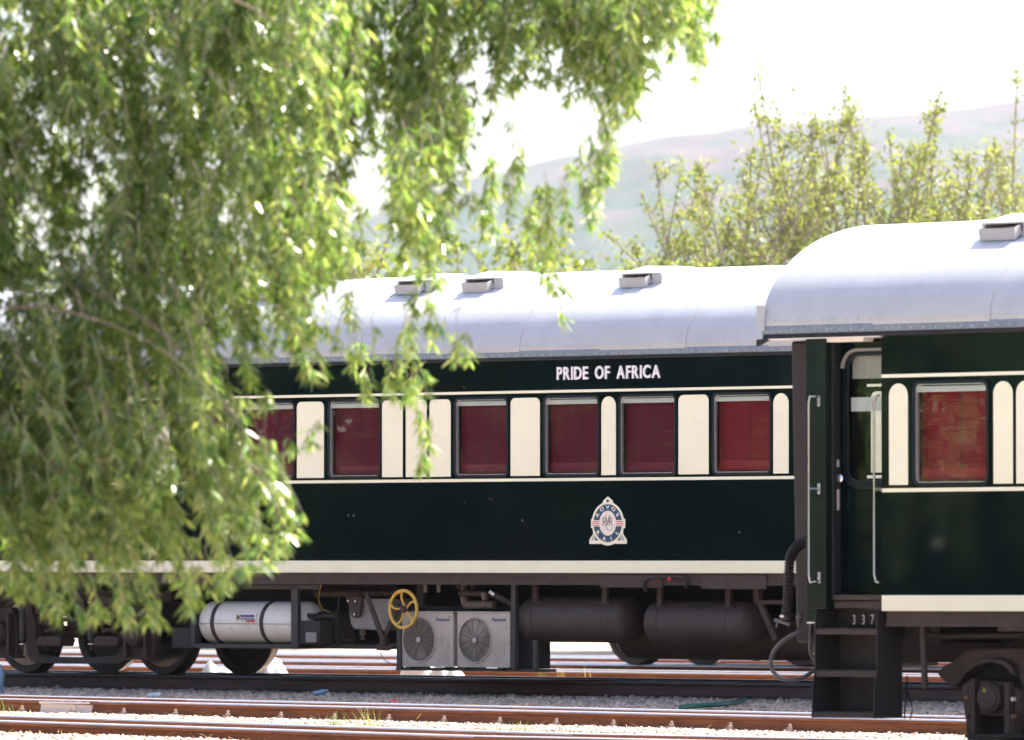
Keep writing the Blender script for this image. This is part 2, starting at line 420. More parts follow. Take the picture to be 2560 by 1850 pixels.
# height of the rail heads of the three near tracks (yard falls gently towards the camera)
def railz(v, pts):
    out = []
    for px, py in pts:
        k = (px - CX) / F; D = (FL.n0 - v) / (k * SN + CS)
        out.append((U.dot(Vector((k * D, D, 0)) - ORG), CAMZ - (py - HY) / F * D))
    return out
zM = railz(VM + G - .035, [(0, 1745), (2415, 1800)])
zR = railz(VR + G - .035, [(0, 1801), (1560, 1853)])
def lin(pts, u):
    (a, za), (b, zb) = pts; u = max(-9, min(9, u)); return za + (zb - za) * (u - a) / (b - a)
ZL = CAMZ - 1.14
RH = .165
def head(u, v):
    if v <= VL: return ZL
    if v <= VM: t = (v - VL) / (VM - VL); return ZL + (lin(zM, u) - ZL) * t
    t = min(1.4, (v - VM) / (VR - VM)); return lin(zM, u) + (lin(zR, u) - lin(zM, u)) * t
def gz(u, v):
    lift = float(np.interp(v, [VL + 1.6, VM - .5, VM + .5, VR - .6, VR + .3, VR + .7], [.005, .018, .030, .030, .040, .062]))
    return head(u, v) - RH + lift

# ================================================================== THE SETTING
def build_ground():
    us = [-2600, -1500, -700, -300, -150, -80, -50, -30, -20] + list(np.arange(-14, 14.1, 1.0)) + [20, 30, 50, 80, 150, 300, 700, 1500, 2600]
    vs = [-3000, -2000, -1200, -600, -300, -150, -80, -50, -35, -25] + list(np.arange(-18, 15.1, .75)) + [20, 30, 45, 70, 120, 300, 900, 1500]
    mb = MB(); n = len(us)
    for v in vs:
        for u in us:
            p = xy(u, v); mb.v.append((p.x, p.y, gz(u, v)))
    for j in range(len(vs) - 1):
        for i in range(n - 1): mb.f.append((j * n + i, j * n + i + 1, (j + 1) * n + i + 1, (j + 1) * n + i))
    kind(mb.build('ground', 'ground', smooth=60), 'structure')
build_ground()

RIDGE = [(-3500, 760), (-600, 700), (600, 640), (1000, 500), (1150, 440), (1350, 400), (1500, 372), (1545, 358), (1660, 338), (1800, 326), (1900, 308), (2010, 303), (2200, 278), (2420, 257), (2560, 236), (3300, 170), (5000, 330), (6500, 600)]
def ridge_y(px):
    return float(np.interp(px, [a for a, b in RIDGE], [b for a, b in RIDGE]))
HILL_D0, HILL_D1 = 2000., 6000.
def hill_point(px, t):
    D = HILL_D0 + (HILL_D1 - HILL_D0) * t
    hz = (HY - ridge_y(px)) / F * HILL_D1 * .957
    s = t * t * (3 - 2 * t) if t < 1 else 1 - (t - 1) * .5
    w = math.sin(px * .004 + t * 9) * .5 + math.sin(px * .011 - t * 17 + 1.3) * .3 + math.sin(px * .023 + t * 31) * .15
    z = hz * s + (w * 26 * math.sin(min(t, 1) * math.pi) * (1.05 - t) if t < 1 else 0)
    q = Vector(((px - CX) / F * D * .004, D * .0022, 3.1))
    z += (mnoise.fractal(q, 1.0, 2.1, 6) * 34 + mnoise.fractal(q * 5, .9, 2.1, 4) * 9) * math.sin(min(t, 1) * math.pi) * (1 - t) * 1.3 if t < 1 else 0
    return Vector(((px - CX) / F * D, D, z - .3))
def build_hill():
    mb = MB(); pxs = list(range(-3500, 500, 100)) + list(range(500, 3200, 12)) + list(range(3200, 6501, 100)); ts = [i / 90 for i in range(101)]
    for t in ts:
        for px in pxs: mb.v.append(hill_point(px, t))
    n = len(pxs)
    for j in range(len(ts) - 1):
        for i in range(n - 1): mb.f.append((j * n + i, j * n + i + 1, (j + 1) * n + i + 1, (j + 1) * n + i))
    kind(mb.build('hill', 'hill', smooth=80), 'structure')
    # scattered scrub trees on the slopes and along the ridge
    mb = MB()
    ico = bmesh.new(); bmesh.ops.create_icosphere(ico, subdivisions=1, radius=1)
    iv = np.array([tuple(v.co) for v in ico.verts]); jf = [tuple(v.index for v in f.verts) for f in ico.faces]; ico.free()
    for k in range(150):
        px = rng.uniform(700, 3000); t = rng.uniform(.93, 1.0)
        p = hill_point(px, t); s = rng.uniform(1.5, 3.2)
        w = iv * (1 + rng.uniform(-.35, .35, (len(iv), 1))) * np.array([s * 1.2, s * 1.2, s * .8]) + np.array([p.x, p.y, p.z + s * .3])
        mb.add(w.tolist(), jf)
    o = mb.build('hillside_scrub', 'scrub'); kind(o, 'stuff')
    o['label'] = 'scrub bushes dotted over the far hillside'; o['category'] = 'scrub'
build_hill()

# ------------------------------------------------------------------ railway tracks
RAILP = [(-.07, 0), (.07, 0), (.07, .011), (.016, .028), (.010, .06), (.010, .115), (.035, .128), (.036, .148), (.0345, .155), (.0305, .1605), (.024, .1638), (.012, .165), (-.012, .165), (-.024, .1638), (-.0305, .1605), (-.0345, .155), (-.036, .148), (-.035, .128), (-.010, .115), (-.010, .06), (-.016, .028), (-.07, .011)]
def track(name, label, v, u0, u1, clip_rows=(1,), clips=True, dark=False):
    e = empty(name, label, 'railway track', xy(0, v) + Vector((0, 0, head(0, v) - RH)), (0, 0, -TH), group='parallel tracks of the yard')
    base = head(0, v) - RH
    for sgn in (1, -1):
        mb = MB(); prev = None; us = np.linspace(u0, u1, 9)
        n = len(RAILP)
        for u in us:
            h = head(u, v) - RH - base
            for (a, b) in RAILP: mb.v.append((u, -sgn * G + a, b + h))
        for i in range(len(us) - 1):
            for j in range(n):
                mb.f.append((i * n + j, (i + 1) * n + j, (i + 1) * n + (j + 1) % n, i * n + (j + 1) % n))
        mb.f.append(tuple(range(n))); mb.f.append(tuple((len(us) - 1) * n + j for j in range(n)))
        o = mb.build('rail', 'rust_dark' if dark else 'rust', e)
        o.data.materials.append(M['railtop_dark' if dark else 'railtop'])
        for p in o.data.polygons:
            if p.center.z > .1515 + (head(p.center.x, v) - RH - base): p.material_index = 1; p.use_smooth = True
        if clips:
            rows = clip_rows if sgn == 1 else ()
            for r_ in rows:
                for k, u in enumerate(np.arange(-7.6, 9.0, .665)):
                    h = head(u, v) - RH - base + .028; y = -sgn * G - r_ * .075
                    c = MB(); c.box(u - .03, u + .03, y - .05, y + .012, h + .0, h + .030)
                    c.lathe([(.026, .026), (.026, .048), (.014, .05), (.014, .070), (.011, .074)], (u + .004, y - .014, h), (0, 0, 1), 7)
                    c.build('rail_clip', 'clip', e)
    return e
tM = track('railway_track', 'empty sunlit rusty track running between the two trains', VM, -40, 40)
tR = track('railway_track', 'nearest rusty track along the bottom edge, under the right-hand coach', VR, -40, 40, clips=False)
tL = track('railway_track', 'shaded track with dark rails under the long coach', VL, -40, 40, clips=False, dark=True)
tK = track('railway_track', 'rusty track just behind the long coach, seen below it', VL - 4.4, -40, 40, clips=False)
tJ = track('railway_track', 'second track behind the long coach, under the hidden coach', VL - 8.8, -40, 40, clips=False)
tI = track('railway_track', 'farthest track glimpsed under the long coach', VL - 13.2, -40, 40, clips=False)
# flaked white paint mark on the web of the middle track
_k = Frame(1129, 262, -1.14); _k.n0 = FL.n0 - (VM + G); 
def on_plane(px, py, v, dz):
    k = (px - CX) / F; D = (FL.n0 - v) / (k * SN + CS); P = Vector((k * D, D, CAMZ - (py - HY) / F * D)); return P
_a = uv(on_plane(103, 1760, VM + G, 0))[0]; _b = uv(on_plane(233, 1760, VM + G, 0))[0]
_h = head((_a + _b) / 2, VM) - head(0, VM)
mb = MB(); n_ = 16
prof = [(-.0362, .148), (-.0358, .130), (-.0115, .114), (-.0115, .062), (-.018, .030), (-.05, .019)]
for i in range(n_ + 1):
    u = _a + (_b - _a) * i / n_
    for j, (a, b) in enumerate(prof):
        w = rng.uniform(-.004, .004)
        mb.v.append((u + (rng.uniform(-.012, .012) if i in (0, n_) else 0), -G + a - .0012, b + _h + w * (j in (0, 5))))
for i in range(n_):
    for j in range(len(prof) - 1): mb.f.append((i * 6 + j, i * 6 + j + 1, (i + 1) * 6 + j + 1, (i + 1) * 6 + j))
mb.build('paint_mark', 'paintmark', tM)

# ------------------------------------------------------------------ ballast stones (nobody could count them)
def build_ballast():
    base = np.array([(1, 0, 0), (-1, 0, 0), (0, 1, 0), (0, -1, 0), (0, 0, 1), (0, 0, -1), (.62, .62, .45), (-.62, .55, .5), (-.55, -.62, .45), (.6, -.6, .5)])
    fc = np.array([(0, 6, 4), (6, 2, 4), (2, 7, 4), (7, 1, 4), (1, 8, 4), (8, 3, 4), (3, 9, 4), (9, 0, 4), (0, 2, 6), (2, 1, 7), (1, 3, 8), (3, 0, 9), (0, 5, 2), (2, 5, 1), (1, 5, 3), (3, 5, 0)])
    strips = [  # v range, stones per square metre, size range, height bias
        (VL - 8, VL - 5.2, 60, (.025, .06), 0), (VL - 3.9, VL - 1.1, 170, (.025, .06), .015), (VL - .45, VL + .45, 60, (.03, .055), 0),
        (VL + .62, VL + 2.6, 430, (.026, .075), 0), (VL + 2.6, VM - .7, 160, (.022, .05), 0), (VM - .45, VM + .45, 90, (.02, .05), 0),
        (VM + .60, VM + 1.9, 640, (.016, .045), .004), (VM + 1.9, VR - .7, 260, (.016, .045), 0), (VR - .45, VR + .45, 140, (.02, .045), 0), (VR + .60, VR + 2.2, 620, (.018, .05), .008)]
    vs = []
    for (v0, v1, den, (s0, s1), zb) in strips:
        ua, ub = -9.0, 9.0 + (4.5 if v0 > VM else 0)
        n = int((ub - ua) * (v1 - v0) * den)
        u = rng.uniform(ua, ub, n); v = rng.uniform(v0, v1, n)
        s = s0 + (s1 - s0) * rng.beta(1.3, 3.0, n)
        q = base[None] * (1 + rng.uniform(-.32, .32, (n, 10, 1))) * s[:, None, None] * rng.uniform(.6, 1.25, (n, 1, 3)) * np.array([.62, .62, .48])
        a = rng.uniform(0, 6.283, n); c, d = np.cos(a), np.sin(a)
        b = rng.uniform(-.6, .6, n); cb, sb = np.cos(b), np.sin(b)
        x = q[..., 0] * cb[:, None] - q[..., 2] * sb[:, None]; z = q[..., 0] * sb[:, None] + q[..., 2] * cb[:, None]
        X = x * c[:, None] - q[..., 1] * d[:, None]; Y = x * d[:, None] + q[..., 1] * c[:, None]
        P = np.array([tuple(xy(float(i), float(j))[:2]) + (gz(float(i), float(j)),) for i, j in zip(u, v)])
        pile = zb * (1 + np.sin(u * 2.1) * .6 + np.sin(u * 5.3 + 1) * .4)
        vs.append(np.stack([X + P[:, None, 0], Y + P[:, None, 1], z + (P[:, 2] + s * .12 + pile)[:, None]], -1).reshape(-1, 3))
    V = np.concatenate(vs); n = len(V) // 10
    T = (fc[None] + (np.arange(n) * 10)[:, None, None]).reshape(-1, 3)
    me = bpy.data.meshes.new('ballast'); me.vertices.add(len(V)); me.vertices.foreach_set('co', V.ravel())
    me.loops.add(T.size); me.loops.foreach_set('vertex_index', T.ravel().astype(np.int32))
    me.polygons.add(len(T)); me.polygons.foreach_set('loop_start', np.arange(0, T.size, 3, dtype=np.int32)); me.polygons.foreach_set('loop_total', np.full(len(T), 3, dtype=np.int32))
    me.update(); me.validate(); me.materials.append(M['stone'])
    o = bpy.data.objects.new('ballast', me); COL.objects.link(o); kind(o, 'stuff')
    o['label'] = 'pale crushed stone ballast between the rails'; o['category'] = 'ballast'
    print('stones', n)
build_ballast()

# ================================================================== COACHES
W = 2.8
Z_SB, Z_ST, Z_BELT, Z_LINE, Z_EAVE = 1.017, 1.134, 1.898, 2.730, 3.070
RISE = .805
def roof_dz(y):
    t = abs(1.4 - y) / 1.44
    return RISE * math.sqrt(max(0., 1 - t * t))

def roof_sheets(e, x0, x1, step, name='roof_sheet'):
    n = max(1, round((x1 - x0) / step)); w = (x1 - x0) / n
    ys = [1.4 - 1.44 * math.cos(math.pi * i / 36) for i in range(37)]
    for k in range(n):
        a, b = x0 + k * w, x0 + (k + 1) * w + .03
        up = .0055 * (k % 2)
        mb = MB(); m = len(ys)
        for (xx) in (a, b):
            for y in ys: mb.v.append((xx, y + (y - 1.4) / 1.44 * up, Z_EAVE + .035 + roof_dz(y) + up))
            for y in ys: mb.v.append((xx, y - (y - 1.4) / 1.44 * .02, Z_EAVE + .030 + roof_dz(y) - .02))
        for i in range(m - 1):
            mb.f.append((i, 2 * m + i, 2 * m + i + 1, i + 1)); mb.f.append((m + i, m + i + 1, 3 * m + i + 1, 3 * m + i))
            mb.f.append((i, i + 1, m + i + 1, m + i)); mb.f.append((2 * m + i, 3 * m + i, 3 * m + i + 1, 2 * m + i + 1))
        mb.f.append((0, m, 3 * m, 2 * m)); mb.f.append((m - 1, 3 * m - 1, 4 * m - 1, 2 * m - 1)[::-1])
        mb.build(name, 'roof', e, smooth=50)

def gutter(e, x0, x1, rivet_step=None):
    for s in (0, 1):
        y = -.046 if s == 0 else W + .046
        mb = MB(); d = 1 if s == 0 else -1
        mb.prism([(y, Z_EAVE - .012), (y, Z_EAVE + .032), (y + d * .012, Z_EAVE + .06), (y + d * .03, Z_EAVE + .06), (y + d * .03, Z_EAVE - .012)], x0, x1, 'x')
        mb.build('gutter', 'gutter', e)
    mb = MB(); mb.box(x0, x1, -.035, W + .035, Z_EAVE - .045, Z_EAVE - .014); mb.build('eave_board', 'black', e)
    if rivet_step:
        mb = MB(); x = x0 + .06; k = 0
        while x < x1:
            for zz, yy in ((Z_EAVE + .008, -.046), (Z_EAVE + .085, -.0385)):
                xx = x + (rivet_step / 2 if zz > Z_EAVE + .05 else 0)
                mb.lathe([(.0075, 0), (.0060, .004), (.003, .006)], (xx, yy, zz), (0, -1, .0), 6)
            x += rivet_step
        kind(mb.build('rivets', 'roof', e), 'stuff')

def roof_vent(e, x0, x1):
    """low cowl with a tray under its mouth"""
    y0 = .50; zb = Z_EAVE + .035
    def rz(y): return zb + roof_dz(y)
    def ring(y, z, i0, i1): return [(x0 + i0, y, z), (x1 - i1, y, z)]
    zf = rz(y0) + .112
    mb = MB()
    secs = [(y0, zf, .0), (y0 + .05, zf + .018, .005), (y0 + .24, zb + RISE + .012, .05), (y0 + .42, zb + RISE + .014, .07), (y0 + .62, zb + roof_dz(y0 + .62) + .01, .10)]
    m = len(secs)
    for y, z, i in secs: mb.v += [(x0 + i * 1.6, y, z), (x0 + i * .4, y, rz(y) - .02), (x1 - i * .25, y, z - .012), (x1 - i * .05 + .015, y, rz(y) - .02), ]
    for k in range(m - 1):
        a, b = 4 * k, 4 * k + 4
        mb.f += [(a, a + 2, b + 2, b), (a, b, b + 1, a + 1), (a + 2, a + 3, b + 3, b + 2)]
    mb.f.append((4 * m - 4, 4 * m - 2, 4 * m - 1, 4 * m - 3))
    v = mb.build('roof_vent', 'vent', e, bevel=.008)
    # mouth frame
    zr = rz(y0) + .005
    mb = MB(); mb.plate(rrect(x0, x1 + .015, zr, zf, .03), [rrect(x0 + .035, x1 - .105, zr + .03, zf - .012, .012)], y0 - .006, y0 + .006)
    mb.build('mouth_frame', 'vent', v)
    mb = MB(); mb.box(x0 + .03, x1 - .09, y0 + .20, y0 + .21, zr, zf - .015); mb.build('baffle', 'vent', v)
    t0, t1 = x0 + .045, x1 - .115; yo = y0 - .075
    zo = zr - .028
    mb = MB()
    mb.add([(t0, yo, zo), (t1, yo, zo), (t1 - .01, yo - .008, zo + .088), (t0 - .01, yo - .008, zo + .088)], [(0, 1, 2, 3)])
    mb.add([(t1, yo, zo), (t1, y0 - .006, zr + .02), (t1 - .01, y0 - .006, zr + .09), (t1 - .01, yo - .008, zo + .088)], [(0, 1, 2, 3)])
    mb.add([(t0, yo, zo), (t0, y0 - .006, zr + .02), (t0 - .01, y0 - .006, zr + .09), (t0 - .01, yo - .008, zo + .088)], [(0, 1, 2, 3)])
    mb.add([(t0, yo, zo), (t1, yo, zo), (t1, y0 - .006, zr + .02), (t0, y0 - .006, zr + .02)], [(0, 1, 2, 3)])
    o = mb.build('tray', 'vent', v); s = o.modifiers.new('thick', 'SOLIDIFY'); s.thickness = .004
    return v

def make_window(e, x0, x1, z0, z1, kk=0, bottom_plain=.10, bm_='blind'):
    fr = MB(); r = .062
    fr.plate(rrect(x0, x1, z0, z1, r), [rrect(x0 + .024, x1 - .024, z0 + .024, z1 - .024, r - .02)], -.012, .030)
    w = fr.build('window', 'rubber', e, bevel=.004, weld=True)
    t = MB(); t.plate(rrect(x0 + .0245, x1 - .0245, z0 + .0245, z1 - .0245, r - .0205), [rrect(x0 + .034, x1 - .031, z0 + .031, z1 - .031, r - .028)], -.003, .026)
    t.build('trim', 'alu', w)
    p = MB(); p.box(x0 + .020, x1 - .020, .0135, .0175, z0 + .02, z1 - .02); p.build('pane', 'glass', w)
    h = MB(); zt = z1 - .042
    h.box(x0 + .028, x1 - .028, .022, .05, zt - .040, zt + .004); h.build('blind_rail', 'white', w, bevel=.004)
    b = MB(); z = zt - .040; pitch = .0222; a, c = x0 + .028, x1 - .028
    yy = .060
    while z > z0 + .03 + bottom_plain:
        b.add([(a, yy + .014, z + .002), (c, yy + .014, z + .002), (c, yy, z - pitch * .90), (a, yy, z - pitch * .90)], [(0, 1, 2, 3)])
        b.add([(a, yy, z - pitch * .90), (c, yy, z - pitch * .90), (c, yy + .014, z - pitch), (a, yy + .014, z - pitch)], [(0, 1, 2, 3)])
        z -= pitch
    b.add([(a, yy, z), (c, yy, z), (c, yy + .002, z0 + .01), (a, yy + .002, z0 + .01)], [(0, 1, 2, 3)])
    b.build('blind', bm_, w)
    for fx in (.085, .57):
        cx = a + (c - a) * fx; d = MB(); d.box(cx - .0025, cx + .0025, yy - .004, yy - .002, z0 + .13, zt - .04)
        d.build('cord', 'ink' if fx > .3 else 'blind', w)
    return w

def cream_panel(e, x0, x1, r):
    mb = MB(); mb.plate(rrect(x0, x1, Z_BELT + .038, 2.674, min(r, (x1 - x0) / 2 - .0005), bottom=False), [], -.0035, 0.)
    return mb.build('cream_panel', 'cream', e)

def coach_shell(e, x0, x1, wins, gutter_rivets, red=(), sheet=1.05, roof_x0=None, step_out=None):
    zw0, zw1 = 1.925, 2.690
    holes = [rrect(a + .012, b - .012, zw0 + .012, zw1 - .012, .05) for a, b in wins]
    mb = MB(); mb.plate([(x0, Z_ST - .02), (x1, Z_ST - .02), (x1, Z_EAVE - .02), (x0, Z_EAVE - .02)], holes, 0, .03)
    mb.build('side_wall', 'green', e)
    mb = MB(); mb.box(x0, x1, W - .03, W, Z_ST - .02, Z_EAVE - .02); mb.build('side_wall', 'green', e)
    mb = MB(); mb.box(x0, x1, .031, W - .031, 1.02, 1.08); mb.build('floor', 'frame_d', e)
    mb = MB(); mb.box(x1 - .05, x1, .031, W - .031, 1.081, Z_EAVE - .05); mb.build('end_wall', 'green', e)
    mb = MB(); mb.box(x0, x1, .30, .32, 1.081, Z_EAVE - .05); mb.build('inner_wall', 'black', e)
    for sgn in (0, 1):
        ya, yb = (-.006, .028) if sgn == 0 else (W - .028, W + .006)
        mb = MB(); mb.box(x0 + (.0 if sgn == 0 else 0), x1, ya, yb, Z_SB, Z_ST); mb.build('sill_band', 'cream', e, bevel=.006)
    for zc, h in ((Z_BELT, .028), (Z_LINE, .025)):
        mb = MB(); mb.box(x0 + .004, x1, -.0035, 0, zc - h / 2, zc + h / 2); mb.build('stripe', 'cream', e)
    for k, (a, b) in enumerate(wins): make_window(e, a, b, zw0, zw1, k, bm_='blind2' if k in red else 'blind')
    rx = x0 if roof_x0 is None else roof_x0
    roof_sheets(e, rx, x1, sheet); gutter(e, rx, x1, gutter_rivets)
    for y in (.04, W - .12):
        mb = MB(); mb.box(x0 + .01, x1, y, y + .08, .905, Z_SB - .001)
        mb.box(x0 + .01, x1, y - .012, y - .001, .905, .935); mb.build('solebar', 'frame', e)
    mb = MB(); mb.box(x0 + .01, x1, 1.25, 1.55, .80, 1.019); mb.build('centre_sill', 'frame_d', e)

# ------------------------------------------------------------------ wheels and bogies
WR = .405
def wheel(parent, x, y, out):
    """out = -1: outer face towards the camera"""
    d = (0, out, 0)
    mb = MB()
    mb.lathe([(.065, .035), (.085, .03), (.10, .0), (.22, -.035), (.33, -.02), (.345, .012), (WR - .004, .012), (WR, .0), (WR + .003, -.095), (WR + .027, -.105), (WR + .025, -.127), (.34, -.127), (.30, -.09), (.11, -.11), (.10, -.13), (.0, -.13)][::-1] + [], (x, y, WR), d, 40)
    w = mb.build('wheel', 'steel', parent, smooth=35)
    t = MB(); t.lathe([(WR + .0015, -.004), (WR + .004, -.09), (WR + .004, -.0905), (WR - .02, -.0905), (WR - .02, -.004)], (x, y, WR), d, 40); t.build('tyre', 'tread', parent, smooth=35)
    return w
YW = 1.4 - 1.067 / 2 - .10      # outer face of the near wheels

def wheelset(parent, x):
    wheel(parent, x, YW, -1); wheel(parent, x, W - YW, 1)
    mb = MB(); mb.lathe([(.065, -.2), (.07, .0), (.065, 1.067), (.065, 1.4)], (x, YW + .1, WR), (0, 1, 0), 12); mb.build('axle', 'steel', parent)

def spring(parent, x, y, z0, z1, r=.095, wire=.02, turns=4):
    pts = [(x + r * math.cos(t), y + r * math.sin(t), z0 + (z1 - z0) * t / (turns * 6.2832)) for t in np.linspace(0, turns * 6.2832, turns * 14)]
    MB().tube(pts, wire, 6).build('coil_spring', 'frame', parent, smooth=60)

def bogie_left(e, xa, xb):
    """xa, xb: axle positions; parts measured from the right-hand axle of the photograph"""
    def fx(px): return FL.x(px, .5)
    sh = xb - fx(342)
    def P(px, py, off=.5): a = FL.p(px, py, off); return (a[0] + sh, a[1])
    mb = MB()                                              # swan-neck side beam
    outer = [(30, 1500), (54, 1560), (54, 1614), (57, 1636), (66, 1651), (80, 1658), (286, 1660), (303, 1651), (314, 1630), (322, 1560), (330, 1500)]
    inner = [(310, 1500), (302, 1560), (290, 1622), (275, 1640), (200, 1643), (110, 1641), (88, 1634), (80, 1612), (78, 1560), (66, 1500)]
    mb.prism([P(*q) for q in outer + inner], .46, .56); b = mb.build('bogie', 'frame', e, bevel=.008)
    mb = MB(); mb.prism([P(-40, 1478), P(400, 1478), P(400, 1505), P(-40, 1505)], .56, .70); mb.box(P(150, 0)[0], P(225, 0)[0], .5, W - .5, .45, .62)
    mb.build('side_frame', 'frame_d', b)
    wheelset(b, xa); wheelset(b, xb)
    for x in (xa, xb):
        mb = MB(); mb.box(x - .16, x - .115, .36, .50, .17, .62); mb.build('horn_guide', 'frame', b, bevel=.006)
        mb = MB(); mb.box(x + .125, x + .165, .36, .50, .17, .60); mb.build('horn_guide', 'frame', b, bevel=.006)
        mb = MB(); mb.prism([(x - .19, .17), (x + .20, .17), (x + .215, .30), (x + .19, .55), (x + .12, .66), (x - .12, .66), (x - .17, .5)], .44, .54); mb.build('axle_box', 'frame', b, bevel=.012)
        mb = MB(); mb.lathe([(.0, .115), (.07, .113), (.098, .10), (.10, .085), (.118, .08), (.122, .02), (.13, 0)], (x - .01, .44, WR - .01), (0, -1, 0), 28); mb.build('axle_cap', 'frame', b, smooth=35)
        for a in range(3):
            t = a * 2.094 + .5; m2 = MB(); m2.lathe([(.012, 0), (.012, .012)], (x - .01 + .06 * math.cos(t), .326, WR - .01 + .06 * math.sin(t)), (0, -1, 0), 6); m2.build('bolt', 'frame', b)
        mb = MB(); mb.box(x - .2, x + .21, .38, .55, .145, .168); mb.build('keeper_plate', 'frame', b)
    for px in (133, 276):
        x, z0 = P(px, 1590); _, z1 = P(px, 1512)
        spring(b, x, .43, z0, z1)
        mb = MB(); mb.prism([(x - .17, z0 - .10), (x + .16, z0 - .10), (x + .19, z0 - .03), (x + .12, z0 + .0), (x - .13, z0 + .0), (x - .17, z0 - .03)], .33, .54); mb.build('spring_seat', 'frame', b, bevel=.012)
        mb = MB(); pts = [(x - .20, z1 - .09), (x - .17, z1 + .04), (x - .06, z1 + .085), (x + .06, z1 + .085), (x + .15, z1 + .04), (x + .22, z1 - .10), (x + .15, z1 - .12), (x + .10, z1 - .0), (x - .12, z1 - .0), (x - .15, z1 - .09)]
        mb.prism(pts, .33, .53); mb.build('spring_cap', 'frame', b, bevel=.012)
    for px in (67, 238):
        x, z0 = P(px, 1612); _, z1 = P(px, 1515)
        mb = MB(); mb.lathe([(.012, z0 - .06), (.012, z0), (.03, z0 + .002), (.03, z0 + .014), (.014, z0 + .016), (.014, z0 + .05), (.030, z0 + .052), (.030, z1 - .03), (.014, z1 - .028), (.014, z1 + .03), (.022, z1 + .032), (.022, z1 + .045), (.008, z1 + .047), (.008, z1 + .07)], (x, .34, 0), (0, 0, 1), 10)
        mb.build('damper', 'strap', b, smooth=40)
        for z_ in (z0 + .006, z1 + .034):
            m2 = MB(); m2.lathe([(.034, 0), (.034, .008)], (x, .34, z_), (0, 0, 1), 12); m2.build('washer', 'alu', b)
    (x0, z), (x1, _) = P(165, 1548), P(280, 1548)
    mb = MB(); mb.tube([(x0, .36, z), (x1, .36, z)], .024, 10); mb.lathe([(.05, 0), (.05, .06)], (x1 - .03, .36, z), (1, 0, 0), 14); mb.build('torsion_rod', 'frame', b, smooth=40)
    return b

# ================================================================== THE LONG COACH (middle of the picture)
EL = empty('passenger_coach', 'long dark green and cream railway coach with gold brake wheel, behind the willow', 'railway coach',
           (FL.P0.x, FL.P0.y, ZL), (0, 0, -TH))
lx = FL.x
XL0, XL1 = lx(-900), lx(3300)
win_px = [(-330, -205), (-180, -60), (85, 222), (285, 352), (432, 563), (609, 739), (821, 953.5), (1136, 1272), (1359, 1500), (1547, 1692), (1781, 1930), (2010, 2150), (2330, 2480), (2560, 2700)]
pan_px = [(-480, -340, .055), (-52, -12, .1), (28, 78, .1), (228, 279, .1), (358, 425, .055), (567, 601, .1), (742.7, 810, .055), (955.7, 1007, .05), (1015, 1066.8, .05), (1074.5, 1127, .05), (1277, 1350, .055), (1504, 1540, .1), (1696.5, 1772, .06), (1933.7, 1972, .1), (2178, 2252, .06), (2262, 2320, .06), (2490, 2550, .06), (2710, 2760, .06)]
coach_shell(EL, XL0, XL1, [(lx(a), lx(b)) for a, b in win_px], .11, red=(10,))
for a, b, r in pan_px: cream_panel(EL, lx(a), lx(b), r)
mb = MB(); mb.box(XL0, XL0 + .05, .031, W - .031, 1.081, Z_EAVE - .05); mb.build('end_wall', 'green', EL)
for a, b in [(640, 735), (993, 1084), (1162, 1256), (1554, 1652)]:
    roof_vent(EL, FL.x(a, .5), FL.x(b, .5))

# name on the letterboard and the crest below
pz0 = FL.z(1394, 950)
write(EL, 'PRIDE OF AFRICA', lx(1394), lx(1652), pz0, .122, -.014, 0, 'letter', off=.022)

